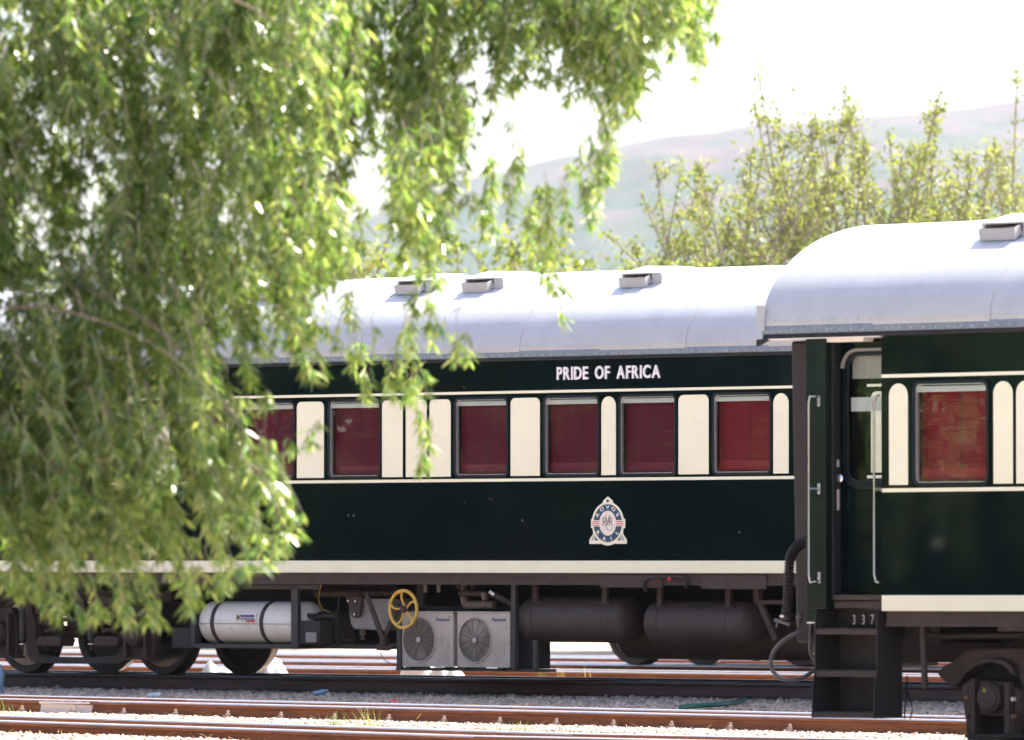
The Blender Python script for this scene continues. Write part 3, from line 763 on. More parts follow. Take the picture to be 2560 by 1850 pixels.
def emblem(e):
    s = 1 / 7.0875                               # from the enlarged crest to photo pixels
    def Q(a, b): return FL.p(1360 + a * s, 1200 + b * s)
    cx, cz = Q(1135, 745)
    k = abs(Q(1135, 0)[1] - Q(1135, 1000)[1]) / 1000; kx = abs(Q(635, 745)[0] - Q(1635, 745)[0]) / 1000
    def T(pts): return [(cx + (a - 1135) * kx, cz - (b - 745) * k) for a, b in pts]
    def ell(rx, ry, n=40, a0=0, a1=360, c=(1135, 765)): return [(c[0] + rx * math.cos(R(a0 + (a1 - a0) * i / n)), c[1] - ry * math.sin(R(a0 + (a1 - a0) * i / n))) for i in range(n if a1 - a0 >= 360 else n + 1)]
    out = [(1135, 292), (1220, 365), (1228, 400)] + ell(285, 375, 10, 70, 12) + [(1440, 690), (1440, 850), (1412, 852), (1400, 950), (1470, 1060), (1468, 1132), (1270, 1132)] + ell(285, 395, 6, -65, -115) + [(1005, 1132), (808, 1132), (808, 1060), (880, 950), (862, 852), (838, 850), (838, 690), (862, 690)] + ell(285, 375, 10, 168, 110) + [(1045, 400), (1055, 365)]
    mb = MB(); mb.plate(T(out), [], -.004, 0); m = mb.build('emblem', 'cream', e)
    y = -.0052
    def pl(name, pts, mt, y0=y, y1=-.0042, holes=()):
        b = MB(); b.plate(T(pts), [T(h) for h in holes], y0, y1); return b.build(name, mt, m)
    pl('emblem_ring', ell(252, 338), 'navy', holes=[ell(150, 222)])
    pl('emblem_field', ell(146, 216), 'pale')
    for sx in (-1, 1):
        X = lambda a: 1135 + sx * (a - 1135)
        pl('emblem_bar', [(X(1282), 712), (X(1408), 712), (X(1408), 820), (X(1282), 820)], 'pale', -.0062, -.0053)
        for b0 in (737, 768, 800): pl('emblem_stripe', [(X(1284), b0 - 7), (X(1406), b0 - 7), (X(1406), b0 + 7), (X(1284), b0 + 7)], 'red', -.0070, -.0063)
        pl('emblem_wedge', [(X(1358), 1000), (X(1358), 1072), (X(1300), 1072)], 'navy')
        pl('emblem_wedge', [(X(1370), 965), (X(1380), 965), (X(1428), 1070), (X(1415), 1070)], 'navy')
        pl('emblem_wedge', [(X(1358), 985), (X(1366), 985), (X(1398), 1070), (X(1386), 1070)], 'navy')
    pl('emblem_lamp', [(1135, 338), (1158, 358), (1154, 395), (1114, 395), (1112, 358)], 'navy')
    def ch(c, a, b, h, rot, mt, ws=1., y0=-.0062, y1=-.0053, off=.02):
        b_ = MB(); (px_, pz_), = T([(a, b)]); put_char(b_, c, px_, pz_, h * k, ws * kx / k, y0, y1, rot=R(rot), off=off); b_.build('emblem_letter', mt, m)
    for c, ang in zip('ROVOS', (148, 119, 90, 61, 32)):
        a, b = 1135 + 208 * math.cos(R(ang)), 765 - 285 * math.sin(R(ang)); ch(c, a, b, 66, (ang - 90) * .9, 'letter')
    for c, ang in zip('RAIL', (-144, -107, -73, -36)):
        a, b = 1135 + 208 * math.cos(R(ang)), 765 - 285 * math.sin(R(ang)); ch(c, a, b, 66, (ang + 90) * .9, 'letter')
    ch('R', 1085, 740, 155, 0, 'ink', .62, off=-.01); ch('R', 1195, 740, 155, 0, 'ink', .62, off=-.01); ch('V', 1135, 710, 180, 0, 'ink', .55, y0=-.0074, y1=-.0064, off=-.01)
    b_ = MB(); pts = [T([(a, b)])[0] for a, b in [(1118, 770), (1112, 830), (1130, 880), (1170, 893), (1205, 875), (1205, 845)]]
    b_.tube([(p.x, p.y, p.z) for p in spline([(a, -.006, b) for a, b in pts], 5)], .0022, 5); b_.build('emblem_flourish', 'ink', m)
emblem(EL)

def lbox(name, m, px0, px1, py0, py1, y0, y1, e=EL, fr=FL, bevel=.004):
    xm = (px0 + px1) / 2
    mb = MB(); mb.box(fr.x(px0, y0), fr.x(px1, y0), y0, y1, fr.z(xm, py1, y0), fr.z(xm, py0, y0)); return mb.build(name, m, e, bevel=bevel)
def lpipe(name, m, pts, r, e=EL, fr=FL, n=8, sm=6, smooth=50):
    P = [fr.q(a, b, y) for a, b, y in pts]
    mb = MB(); mb.tube(spline(P, sm) if len(P) > 2 else P, r, n); return mb.build(name, m, e, smooth=smooth)
def ltank(name, m, px0, px1, py0, py1, yc, e=EL, fr=FL, dome=.12, n=36):
    """horizontal pressure vessel; px/py box of its silhouette"""
    xm = (px0 + px1) / 2; D = fr.D(xm, yc); r = (py1 - py0) / 2 / F * D
    sw = r * .30 * 0
    x0, x1 = fr.x(px0 + 0, yc), fr.x(px1, yc)
    # the domed ends swing out with the oblique view
    prof = [(0.0, 0)] + [(r * math.sin(t), dome * (1 - math.cos(t))) for t in np.linspace(.15, math.pi / 2, 7)]
    L = x1 - x0; prof += [(a, L - b) for a, b in prof[::-1]]
    mb = MB(); zc = fr.z(xm, (py0 + py1) / 2, yc); mb.lathe(prof, (x0, yc, zc), (1, 0, 0), n)
    return mb.build(name, m, e, smooth=50), x0, x1, zc, r
def band(parent, x, w, yc, zc, r, m, name='strap', t=.006):
    mb = MB(); mb.lathe([(r - .01, -w / 2), (r + t, -w / 2), (r + t, w / 2), (r - .01, w / 2)], (x, yc, zc), (1, 0, 0), 36); return mb.build(name, m, parent, smooth=40)

BL = bogie_left(EL, FL.x(0, .4), FL.x(342, .4))
# the same bogie under the far end
BL2 = copy_tree(BL, EL); BL2.location.x += 14.0

# white gas tank in its cage
tk, x0, x1, zc, r = ltank('gas_tank', 'tankw', 520, 792, 1503, 1610, .36, dome=.11)
for px in (557, 680): band(tk, FL.x(px, .30), .050, .36, zc, r, 'strap')
mb = MB(); mb.lathe([(r + .0005, -.004), (r + .003, -.002), (r + .003, .002), (r + .0005, .004)], (0, 0, 0), (1, 0, 0), 4)
mb = MB(); mb.box(x0 + .09, x1 - .09, .36 - r - .003, .36 - r + .02, zc - .014, zc - .008); mb.build('seam', 'lagging', tk)
def sticker():
    ys = .36 - r * .985
    def q(px, py): return FL.p(px, py, ys)
    yy = ys - .012
    def quad(name, pts, m, d):
        b = MB(); b.plate([q(*p) for p in pts], [], yy - d - .0006, yy - d); return b.build(name, m, tk)
    x_, z_ = q(594, 1535), q(641, 1556)
    b = MB(); b.plate([q(592, 1534), q(642, 1534), q(642, 1557), q(592, 1557)], [], yy, ys + .02); st = b.build('sticker', 'tankw', tk)
    quad('sticker_green', [(593.5, 1537), (599, 1537), (600, 1543), (598.5, 1550), (593.5, 1550)], 'greenp', .001)
    quad('sticker_blue', [(604, 1537), (638, 1537), (638, 1550), (604, 1550)], 'blue', .001)
    quad('sticker_red', [(618, 1550.5), (640, 1550.5), (640, 1555.5), (617, 1555.5)], 'red', .001)
    b = MB(); cx_, cz_ = q(601.5, 1543.5); put_char(b, 'X', cx_, cz_, .048, .62, yy - .004, yy - .0025, off=.02); b.build('sticker_letter', 'red', tk)
    a0, a1 = q(605, 1549)[0], q(637, 1549)[0]
    write(tk, 'stream', a0, a1, q(620, 1548.5)[1], .036, yy - .004, yy - .0025, 'letter', name='sticker_letter', gap=.06)
sticker()
cage = lbox('tank_cage', 'strap', 478, 742, 1610, 1621, .10, .62)
for px0, px1, py0, py1, y in ((476, 486, 1466, 1620, .10), (727, 744, 1461, 1620, .10), (608, 800, 1461, 1473, .10)):
    lbox('cage_bar', 'strap', px0, px1, py0, py1, y, y + .05, e=EL)
lbox('cage_bar', 'frame_d', 744, 992, 1611, 1622, .30, .36); lbox('cage_bar', 'frame_d', 430, 476, 1570, 1620, .30, .34)
# valve cluster behind the post
vc = lbox('valve_body', 'frame_d', 750, 786, 1534, 1548, .28, .36, bevel=.015)
for px, py, rr in ((757, 1541, .030), (768, 1540, .03), (779, 1541, .03)):
    mb = MB(); x_, z_ = FL.p(px, py, .26); mb.lathe([(rr * .5, .02), (rr, .015), (rr, -.03)], (x_, .27, z_), (0, -1, 0), 12); mb.build('knob', 'frame', vc)
cm = lbox('compressor', 'frame_d', 747, 800, 1552, 1612, .12, .30, bevel=.012)
lbox('compressor', 'frame_d', 790, 842, 1530, 1612, .34, .60, bevel=.02)
lbox('pump_motor', 'greybox', 764, 790, 1581, 1606, .10, .119, bevel=.004)
lpipe('valve_stem', 'lagging', [(770, 1550, .3), (770, 1562, .3), (773, 1582, .3)], .028)
lpipe('brake_pipe', 'frame', [(788, 1544, .3), (820, 1541, .32), (850, 1541, .4)], .03)
lpipe('brake_pipe', 'frame_d', [(790, 1575, .3), (798, 1560, .3), (812, 1556, .32), (850, 1556, .4)], .035)
lpipe('brake_pipe', 'frame_d', [(797, 1560, .3), (800, 1590, .3), (798, 1605, .3)], .03)
# lumpy lagged main pipe
mb = MB(); pts, rs = [], []
for i, px in enumerate(np.linspace(792, 1020, 46)):
    pts.append(FL.q(float(px), 1484 + 1.2 * math.sin(i * .9), .42)); rs.append(.036 + .006 * math.sin(i * 1.3) + (.008 if i % 9 == 0 else 0))
mb.tube(pts, rs, 10); mb.build('lagged_pipe', 'frame', EL, smooth=60)
lpipe('drop_pipe', 'frame', [(848, 1480, .42), (846, 1520, .42), (844, 1570, .42), (852, 1596, .42), (880, 1600, .45)], .012)
lpipe('cable', 'yellow', [(806, 1450, .05), (800, 1475, .06), (797, 1500, .06), (806, 1522, .07), (826, 1530, .1)], .0022, n=5)
# grey bin and its bracket
bn = MB(); bx = [FL.p(a, b, .30) for a, b in [(868, 1499), (976, 1499), (974, 1560), (966, 1577), (884, 1573), (876, 1560)]]
bn.prism(bx, .30, .62); bin_o = bn.build('battery_bin', 'greybox', EL, bevel=.015)
b2 = MB(); b2.prism([FL.p(a, b, .28) for a, b in [(866, 1497), (978, 1497), (978, 1503), (866, 1503)]], .28, .64); b2.build('lid', 'greybox', bin_o, bevel=.005)
b2 = MB(); b2.plate([FL.p(a, b, .27) for a, b in [(868, 1492), (908, 1492), (902, 1540), (892, 1546), (880, 1540)]], [], .255, .275); b2.build('bracket', 'frame', bin_o, bevel=.005)
for px, py in ((870, 1502), (888, 1503), (886, 1536)):
    b2 = MB(); a, c = FL.p(px, py, .25); b2.lathe([(.013, 0), (.011, .012), (.004, .015)], (a, .255, c), (0, -1, 0), 8); b2.build('bolt', 'alu', bin_o)
b2 = MB(); a, c = FL.p(896, 1580, .34); b2.lathe([(.03, .02), (.03, -.03), (.014, -.035), (.014, -.06), (.026, -.062), (.026, -.075)], (a, .40, c), (0, 0, 1), 10); b2.build('drain_tap', 'lagging', bin_o)
# V shaped brake hanger
mb = MB()
def bar2(mb, a, b, w, y0, y1, fr=FL):
    (ax, az), (bx_, bz) = fr.p(*a, y0), fr.p(*b, y0); d = Vector((bx_ - ax, bz - az)).normalized(); n = Vector((-d.y, d.x)) * w / 2
    mb.prism([(ax + n.x, az + n.y), (bx_ + n.x, bz + n.y), (bx_ - n.x, bz - n.y), (ax - n.x, az - n.y)], y0, y1)
bar2(mb, (914, 1484), (956, 1600), .055, .17, .19); vh = mb.build('brake_hanger', 'frame', EL, bevel=.003)
mb = MB(); bar2(mb, (994, 1512), (957, 1600), .055, .192, .212); mb.build('hanger_arm', 'frame', vh, bevel=.003)
mb = MB(); a, c = FL.p(956, 1602, .16); mb.lathe([(.042, -.05), (.042, .012), (.02, .014), (.02, .024)], (a, .17, c), (0, -1, 0), 16); mb.build('pivot_boss', 'frame', vh)
mb = MB(); mb.prism([FL.p(x_, y_, .2) for x_, y_ in [(934, 1612), (948, 1609), (985, 1608), (992, 1613), (960, 1627), (938, 1626)]], .22, .27); mb.build('pivot_foot', 'frame', vh, bevel=.006)
lpipe('cable', 'black', [(950, 1628, .3), (957, 1645, .3), (975, 1658, .3), (992, 1661, .3)], .004, n=5)
# gold painted hand brake wheel
def handwheel():
    x, z = FL.p(1008.5, 1523, .02); y = .02; rr = .180
    ring = [(x + rr * math.cos(t), y, z + rr * math.sin(t)) for t in np.linspace(0, 6.2832, 49)[:-1]]
    mb = MB(); n = 8
    for i, t in enumerate(np.linspace(0, 6.2832, 49)[:-1]):
        for (dr, dy) in ((-.017, -.008), (-.010, -.014), (.008, -.014), (.014, -.006), (.014, .006), (.008, .012), (-.010, .012), (-.017, .006)):
            mb.v.append((x + (rr + dr) * math.cos(t), y + dy, z + (rr + dr) * math.sin(t)))
    for i in range(48):
        for j in range(n): mb.f.append((i * n + j, ((i + 1) % 48) * n + j, ((i + 1) % 48) * n + (j + 1) % n, i * n + (j + 1) % n))
    w = mb.build('brake_wheel', 'yellow', EL, smooth=50)
    for k in range(5):
        a = R(95 + 72 * k); pts = []
        for s in np.linspace(0, 1, 6):
            rad = .03 + (rr - .04) * s; aa = a + .26 * math.sin(s * math.pi) * (1 - s * .3)
            pts.append((x + rad * math.cos(aa), y + .02 * (1 - s), z + rad * math.sin(aa)))
        m2 = MB(); m2.tube(pts, [.014, .012, .011, .011, .012, .015], 7); m2.build('spoke', 'yellow', w, smooth=60)
    m2 = MB(); m2.lathe([(.0, .022), (.018, .022), (.02, .016), (.036, .012), (.036, -.03), (.022, -.034), (.022, -.3)], (x, y, z), (0, -1, 0), 18); m2.build('hub', 'rusty' if 0 else 'frame', w, smooth=40)
handwheel()
# two air conditioning units
def acunit(px0, px1, py0, py1, y):
    x0, x1 = FL.x(px0, y), FL.x(px1, y); xm = (px0 + px1) / 2; z0, z1 = FL.z(xm, py1, y), FL.z(xm, py0, y)
    Wd, H = x1 - x0, z1 - z0
    cx, cz, rr = x0 + Wd * .345, z0 + H * .50, min(H * .405, Wd * .33)
    circ = lambda q, n=40: [(cx + q * math.cos(2 * math.pi * i / n), cz + q * math.sin(2 * math.pi * i / n)) for i in range(n)]
    mb = MB(); mb.plate(rrect(x0, x1, z0, z1, .02), [circ(rr)], y, y + .012)
    u = mb.build('air_conditioner', 'ac', EL, bevel=.004, weld=True)
    mb = MB(); mb.box(x0 + .004, x1 - .004, y + .013, y + .26, z0 + .004, z1 - .004); mb.build('casing', 'ac', u, bevel=.01)
    mb = MB(); mb.box(x0 - .002, x1 + .004, y - .006, y + .27, z1 + .001, z1 + .014); mb.build('lid', 'ac', u, bevel=.004)
    mb = MB(); mb.prism(circ(rr - .002), y + .0105, y + .0128); mb.build('fan_opening', 'acdark', u)
    mb = MB(); mb.lathe([(rr - .004, 0), (rr - .002, .012), (rr + .008, .014), (rr + .012, .004), (rr + .012, 0)], (cx, y, cz), (0, -1, 0), 44); mb.build('fan_surround', 'ac', u, smooth=50)
    mb = MB()
    for k in range(12):
        q = rr * (.16 + .82 * k / 11)
        mb.tube([(cx + q * math.cos(t), y - .010 - .008 * (1 - k / 11), cz + q * math.sin(t)) for t in np.linspace(0, 6.2832, 41)[:-1]], .0015, 4, closed=True)
    for k in range(12):
        t = k * math.pi / 6 + .2
        mb.tube([(cx + q * math.cos(t), y - .006 - .008 * (1 - q / rr), cz + q * math.sin(t)) for q in (rr * .15, rr * .98)], .002, 4)
    kind(mb.build('fan_grille', 'grille', u), 'stuff')
    for k in range(3):
        t0 = k * 2.094 + .4; mb = MB(); pts = []
        a = [(cx + q * math.cos(t0 + d), y + .006, cz + q * math.sin(t0 + d)) for q, d in ((rr * .2, 0), (rr * .85, .25), (rr * .9, .8), (rr * .5, 1.0), (rr * .2, .8))]
        mb.add(a, [tuple(range(5))]); mb.build('fan_blade', 'black', u)
    mb = MB(); mb.lathe([(.0, .024), (rr * .13, .022), (rr * .155, .014), (rr * .155, .0)], (cx, y, cz), (0, -1, 0), 24); mb.build('fan_hub', 'hub', u, smooth=40)
    for k in range(5):
        za = z0 + H * (.105 + .098 * k); xa, xb = x0 + Wd * .715, x0 + Wd * .90
        o_ = rrect(xa, xb, za, za + H * .058, H * .024); i_ = rrect(xa + .006, xb - .006, za + .005, za + H * .058 - .005, H * .018)
        mb = MB(); mb.plate(o_, [i_], y - .005, y); mb.build('louvre', 'ac', u)
    write(u, 'Panasonic', x0 + Wd * .665, x0 + Wd * .935, z0 + H * .845, .038, y - .0015, y - .0002, 'blue', off=.018, gap=.05)
    for fx in (.12, .8):
        mb = MB(); mb.box(x0 + Wd * fx, x0 + Wd * fx + .06, y - .03, y + .25, z0 - .026, z0 - .001); mb.build('foot', 'frame_d', u)
    for (fx, fz) in ((.04, .05), (.93, .05), (.45, .03), (.93, .93)):
        mb = MB(); mb.lathe([(.006, 0), (.005, .003)], (x0 + Wd * fx, y, z0 + H * fz), (0, -1, 0), 6); mb.build('screw', 'frame', u)
    return u
ac1 = acunit(1005, 1133.5, 1532, 1667, .12)
ac2 = acunit(1143.5, 1275, 1532.5, 1668.5, .12)
ac1['label'] = 'left air conditioning unit, half behind the gold brake wheel'; ac2['label'] = 'right air conditioning unit beside the reservoir'
lbox('equipment_rack', 'strap', 989, 1345, 1671, 1678, .14, .40, bevel=.003)
for px0, px1, py0 in ((991, 1002, 1560), (1277, 1288, 1462), (1331, 1342, 1600)):
    lbox('rack_post', 'strap', px0, px1, py0, 1674, .10, .14)
lbox('rack_post', 'frame_d', 1041, 1058, 1462, 1535, .45, .50); lbox('rack_beam', 'frame_d', 1045, 1280, 1515, 1527, .46, .52)
lbox('relay_box', 'black', 1289, 1330, 1560, 1672, .24, .5)
# lagged elbow pipe with a bright coupling
lpipe('exhaust_pipe', 'lagging', [(1160, 1462, .40), (1161, 1490, .38), (1165, 1511, .36), (1185, 1512, .34), (1235, 1512, .34)], .040)
lpipe('exhaust_pipe', 'frame', [(1150, 1484, .3), (1175, 1483, .28), (1212, 1484, .26)], .028)
cp = lpipe('hose_coupling', 'chrome', [(1226, 1478, .12), (1238, 1487, .14)], .036, n=16)
lpipe('hose_coupling', 'lagging', [(1210, 1482, .2), (1213, 1500, .2)], .030)
lpipe('drain_hose', 'frame', [(1238, 1488, .14), (1258, 1498, .18), (1285, 1512, .24), (1310, 1525, .28)], .030)
for px in (1064, 1097): lpipe('sensor_stub', 'greybox', [(px, 1462, .3), (px, 1481, .3)], .018)
for px0 in (1140, 1176): lbox('cable_hanger', 'frame', px0, px0 + 6, 1455, 1472, .2, .24)
# air reservoirs
for i, (a, b, c, d) in enumerate(((1318, 1590, 1492, 1606), (1630, 1898, 1502, 1611))):
    t, x0, x1, zc, r = ltank('air_reservoir', 'tank', a, b, c, d, .36, dome=.10)
    t['label'] = 'left brown air reservoir next to the air conditioners' if i == 0 else 'right brown air reservoir next to the coach end'
    for fx in (.16, .80):
        band(t, x0 + (x1 - x0) * fx, .035, .36, zc, r, 'tank', t=.004)
        m2 = MB(); xx = x0 + (x1 - x0) * fx - .03; m2.box(xx, xx + .06, .22, .26, zc + r - .05, .906); m2.build('hanger', 'frame', t)
        m2 = MB(); m2.box(xx - .06, xx + .12, .20, .30, zc + r - .055, zc + r - .046); m2.build('hanger_foot', 'frame', t)
t, x0, x1, zc, r = ltank('water_tank', 'tank', 1560, 2100, 1532, 1650, 1.0, dome=.16)
for fx in (.42, .62): band(t, x0 + (x1 - x0) * fx, .03, 1.0, zc, r, 'tank')
for px0, px1, py1 in ((1500, 1656, 1469), (1753, 1915, 1473)): lbox('solebar_plate', 'frame', px0, px1, 1437, py1, .020, .036)
lpipe('conduit', 'frame_d', [(1615, 1478, .03), (1610, 1458, 0), (1622, 1446, -.01), (1660, 1443, -.01), (1705, 1444, -.01), (1716, 1456, 0), (1714, 1470, .02)], .016)
mb = MB(); a, c = FL.p(1674.5, 1447, -.03)
mb.lathe([(.008, 0), (.019, .0), (.019, .012), (.012, .012), (.008, 0)], (a, -.03, c), (0, -1, 0), 16); mb.build('red_ring', 'red', EL)
mb = MB(); bar2(mb, (1886, 1482), (1938, 1600), .06, .25, .29); mb.build('brace', 'frame', EL)
lbox('brace', 'frame', 1895, 1960, 1500, 1511, .22, .27); lbox('brace', 'frame', 1884, 1897, 1465, 1510, .24, .30)
# black screens added as inner works, so daylight stays out above the tanks
lbox('inner_screen', 'black', 744, 992, 1462, 1622, 1.15, 1.22, bevel=0)
lbox('inner_screen', 'black', 992, 3000, 1462, 1590, 1.25, 1.32, bevel=0)
lbox('inner_screen', 'black', 380, 744, 1462, 1612, 1.15, 1.22, bevel=0)
lbox('inner_screen', 'black', -500, 380, 1462, 1530, 1.15, 1.22, bevel=0)
# faint stencilled marks on the solebar, half hidden by the willow: only their strokes can be made out
lbox('stencil_plate', 'frame', 270, 360, 1433, 1457, .024, .036, bevel=0)
for pa, pb, qa, qb in ((283, 284.5, 1443, 1452), (309, 310.3, 1441, 1452), (317, 318, 1440, 1452), (324, 325.3, 1436, 1452), (331, 332.3, 1436, 1451), (338.5, 340, 1436, 1452), (346, 347.5, 1437, 1451), (353.3, 355, 1437, 1452), (285, 289, 1453, 1455), (296, 301, 1453, 1455), (304, 308, 1452.5, 1454.5), (334, 337, 1453, 1455), (341, 345, 1453.5, 1455.5), (347.5, 353, 1453.5, 1455.5), (312, 317, 1445, 1446.5)):
    lbox('stencil_stroke', 'yellow_dot', pa, pb, qa, qb, .0225, .0235, bevel=0)

# paint chips and stains stuck on the lower side
for px, py, rr in ((1162, 1256, .016), (871, 1288, .009), (884, 1289, .010), (1306, 1301, .008), (1230, 1248, .006), (1222, 1247, .005), (1848, 1331, .008), (1160, 968, .006), (880, 1232, .004)):
    a, c = FL.p(px, py); mb = MB(); mb.plate([(a + rr * math.cos(t) * rng.uniform(.7, 1.1), c + rr * 1.2 * math.sin(t) * rng.uniform(.7, 1.1)) for t in np.linspace(0, 6.28, 11)[:-1]], [], -.0012, 0)
    mb.build('paint_chip', 'green2' if rr > .012 else 'greybox', EL)

# ================================================================== THE NEAR COACH (right edge, with the open vestibule)
ER = empty('passenger_coach', 'nearer dark green and cream coach at right with entrance steps numbered 337', 'railway coach',
           (FR.P0.x, FR.P0.y, CAMZ - 1.39), (0, -.0030, -TH))
rx = FR.x
XR0, XR1 = rx(2205.5), rx(2205.5) + 16.0
XC = rx(2015)                                            # corner post
def rp(px, py, off=0.): return FR.p(px, py, off)
rwins = [(rx(2285), rx(2475.7)), (rx(2660), rx(2850)), (rx(2900), rx(3090))]
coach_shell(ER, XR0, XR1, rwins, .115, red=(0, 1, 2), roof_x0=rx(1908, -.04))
for a, b, r in [(2225, 2272, .2), (2486, 2534.4, .2), (2543, 2590, .2), (2600, 2650, .2), (2858, 2893, .2)]:
    cream_panel(ER, rx(a), rx(b), r)
roof_vent(ER, FR.x(2458, .5), FR.x(2590, .5))
# end plate of the gutter, eave soffit
xe = rx(1908, -.04)
mb = MB(); mb.box(xe - .045, xe + .03, -.052, -.03, Z_EAVE + .015, Z_EAVE + .20); mb.build('roof_end_plate', 'roof', ER)
mb = MB(); mb.prism([(1.4 - 1.44 * math.cos(t), Z_EAVE - .04 + RISE * math.sin(t)) for t in np.linspace(0, math.pi, 25)], xe + .01, xe + .03, 'x'); mb.build('end_panel', 'green', ER)
mb = MB(); mb.box(xe - .03, XR0 + .02, -.046, .20, Z_EAVE - .052, Z_EAVE - .046); mb.build('soffit', 'white', ER)
mb = MB(); mb.prism([(xe - .05, Z_EAVE - .10), (xe + .06, Z_EAVE - .055), (xe + .06, Z_EAVE - .042), (xe - .05, Z_EAVE - .05)], -.05, -.02); mb.build('gutter_spout', 'black', ER)
# vestibule: corner post, recess, door
yd = .175
zb_post = FR.z(2040, 1554); sx_post = FR.x(1860 + 500 / 2.876, -.03) - .003
mb = MB(); mb.box(XC, rx(2064.5), .004, yd + .06, FR.z(2040, 1522), Z_EAVE - .053); mb.box(XC, sx_post, .004, yd + .05, zb_post, FR.z(2040, 1522) - .001); mb.build('corner_post', 'green2', ER, bevel=.006)
mb = MB(); mb.box(XC + .001, sx_post, .012, yd + .05, zb_post - .012, zb_post - .001); mb.build('post_foot', 'white', ER)
xd0, xd1 = FR.x(2090, yd), XR0 + .12
zd0, zd1 = FR.z(2150, 1481, yd), Z_EAVE - .06
mb = MB(); mb.box(rx(2064.5) + .001, xd0, yd - .05, yd + .055, zd0 - .06, zd1); mb.box(rx(2064.5) + .001, rx(2064.5) + .02, yd - .11, yd - .051, zd0 - .06, zd1)
mb.build('door_jamb', 'black', ER, bevel=.008)
gx0, gx1 = FR.x(2125, yd), FR.x(2262, yd)
gz0, gz1 = FR.z(2160, 1200, yd), FR.z(2160, 889, yd)
mb = MB(); mb.plate([(xd0 + .002, zd0), (xd1 + .35, zd0), (xd1 + .35, zd1), (xd0 + .002, zd1)], [rrect(gx0 - .01, gx1 + .01, gz0 - .01, gz1 + .01, .10)], yd, yd + .04)
door = mb.build('door', 'green', ER)
mb = MB(); mb.plate(rrect(gx0 - .055, gx1 + .055, gz0 - .06, gz1 + .05, .14), [rrect(gx0, gx1, gz0, gz1, .09)], yd - .014, yd - .001); mb.build('window_frame', 'rubber', door, bevel=.004, weld=True)
# bright reflective hood over the window frame
mb = MB(); hood = []
for i in range(13):
    a = math.pi - (math.pi / 2) * i / 12; hood.append((gx0 + .09 + .150 * math.cos(a), gz1 - .09 + .145 * math.sin(a)))
hood.append((gx1, gz1 + .055))
hin = [(gx1, gz1 + .035)] + [(gx0 + .09 + .118 * math.cos(math.pi - (math.pi / 2) * (12 - i) / 12), gz1 - .09 + .122 * math.sin(math.pi - (math.pi / 2) * (12 - i) / 12)) for i in range(13)]
mb.prism(hood + hin, yd - .03, yd - .0145); mb.build('window_hood', 'greybox', door, bevel=.004)
mb = MB(); mb.box(gx0 - .006, gx1 + .006, yd + .012, yd + .016, gz0 - .006, gz1 + .006); mb.build('pane', 'glass', door)
za, zb_ = FR.z(2160, 1027.5, yd), FR.z(2160, 992.6, yd)
mb = MB(); mb.box(gx0 + .003, gx1, yd + .02, yd + .034, za, zb_); mb.build('window_bar', 'white', door)
mb = MB(); mb.box(gx0 + .003, gx1, yd + .036, yd + .040, FR.z(2160, 946, yd), gz1); mb.build('frosted_blind', 'hub', door)
for px, py, w_, h_ in ((2096, 1158, .020, .055), (2096, 1249, .022, .155)):
    a, c = rp(px, py, yd - .06); mb = MB(); mb.plate(rrect(a - w_ / 2, a + w_ / 2, c - h_ / 2, c + h_ / 2, w_ * .45), [], yd - .066, yd - .052); mb.build('lock_plate', 'hub', door, bevel=.002)
a, c = rp(2100, 1195, yd - .06); mb = MB(); mb.lathe([(.030, 0), (.030, .006), (.022, .010), (.006, .012)], (a, yd - .052, c), (0, -1, 0), 20); mb.build('lock_cylinder', 'alu', door, smooth=40)
mb = MB(); mb.box(rx(2064.5) + .021, xd1 + .3, .07, yd + .10, zd0 - .115, zd0 - .062); mb.box(rx(2064.5) + .03, xd1 + .3, .05, yd - .003, zd0 - .055, zd0 - .015); mb.build('threshold', 'frame', ER, bevel=.006)
# end of the coach: brown gangway bellows and end wall
mb = MB()
xg0, xg1 = xe + .0, XC - .005
for k, y in enumerate((.28,)):
    mb.add([(xg0, y, Z_EAVE - .06), (xg1, y, Z_EAVE - .06), (xg1, y, .75), (xg0 + .03, y, .75)], [(0, 1, 2, 3)])
mb = MB(); mb.prism([(xg0, Z_EAVE - .055), (xg1, Z_EAVE - .055), (xg1, .78), (xg0 + .045, .78)], .28, .72); mb.build('gangway_bellows', 'bellows', ER, bevel=.02)
mb = MB(); mb.prism([(xg0, Z_EAVE - .055), (xg1, Z_EAVE - .055), (xg1, .78), (xg0 + .045, .78)], 2.08, 2.52); mb.build('gangway_bellows', 'bellows', ER, bevel=.02)
mb = MB(); mb.box(xg0 - .1, xg1, .73, 2.07, .95, 1.02); mb.box(xg0, xg1, .73, 2.07, 2.95, 3.01); mb.build('gangway_plate', 'frame_d', ER)
mb = MB(); mb.box(XC + .02, XR0, W - .04, W, 1.02, Z_EAVE - .05); mb.build('end_wall', 'green', ER)
mb = MB(); mb.box(XC, XR0 + .5, .24, W - .05, .985, 1.03); mb.build('vestibule_floor', 'frame_d', ER)
mb = MB(); mb.box(XR0 + .50, XR0 + .52, .24, W - .05, 1.031, Z_EAVE - .06); mb.build('vestibule_wall', 'bellows', ER)
mb = MB(); mb.box(XC - .3, XR0 + .5, .20, W - .05, Z_EAVE - .03, Z_EAVE - .012); mb.build('vestibule_ceiling', 'hub', ER)
# lamp under the eave
(a, c), (b, d) = rp(2036, 835, .04), rp(2168, 853, .04)
mb = MB(); mb.prism([(a, c), (b + .005, c), (b + .005, c - .016), (b - .02, d), (a + .075, d), (a + .05, c - .020), (a, c - .02)], .02, .14); lm = mb.build('porch_lamp', 'white', ER, bevel=.005)
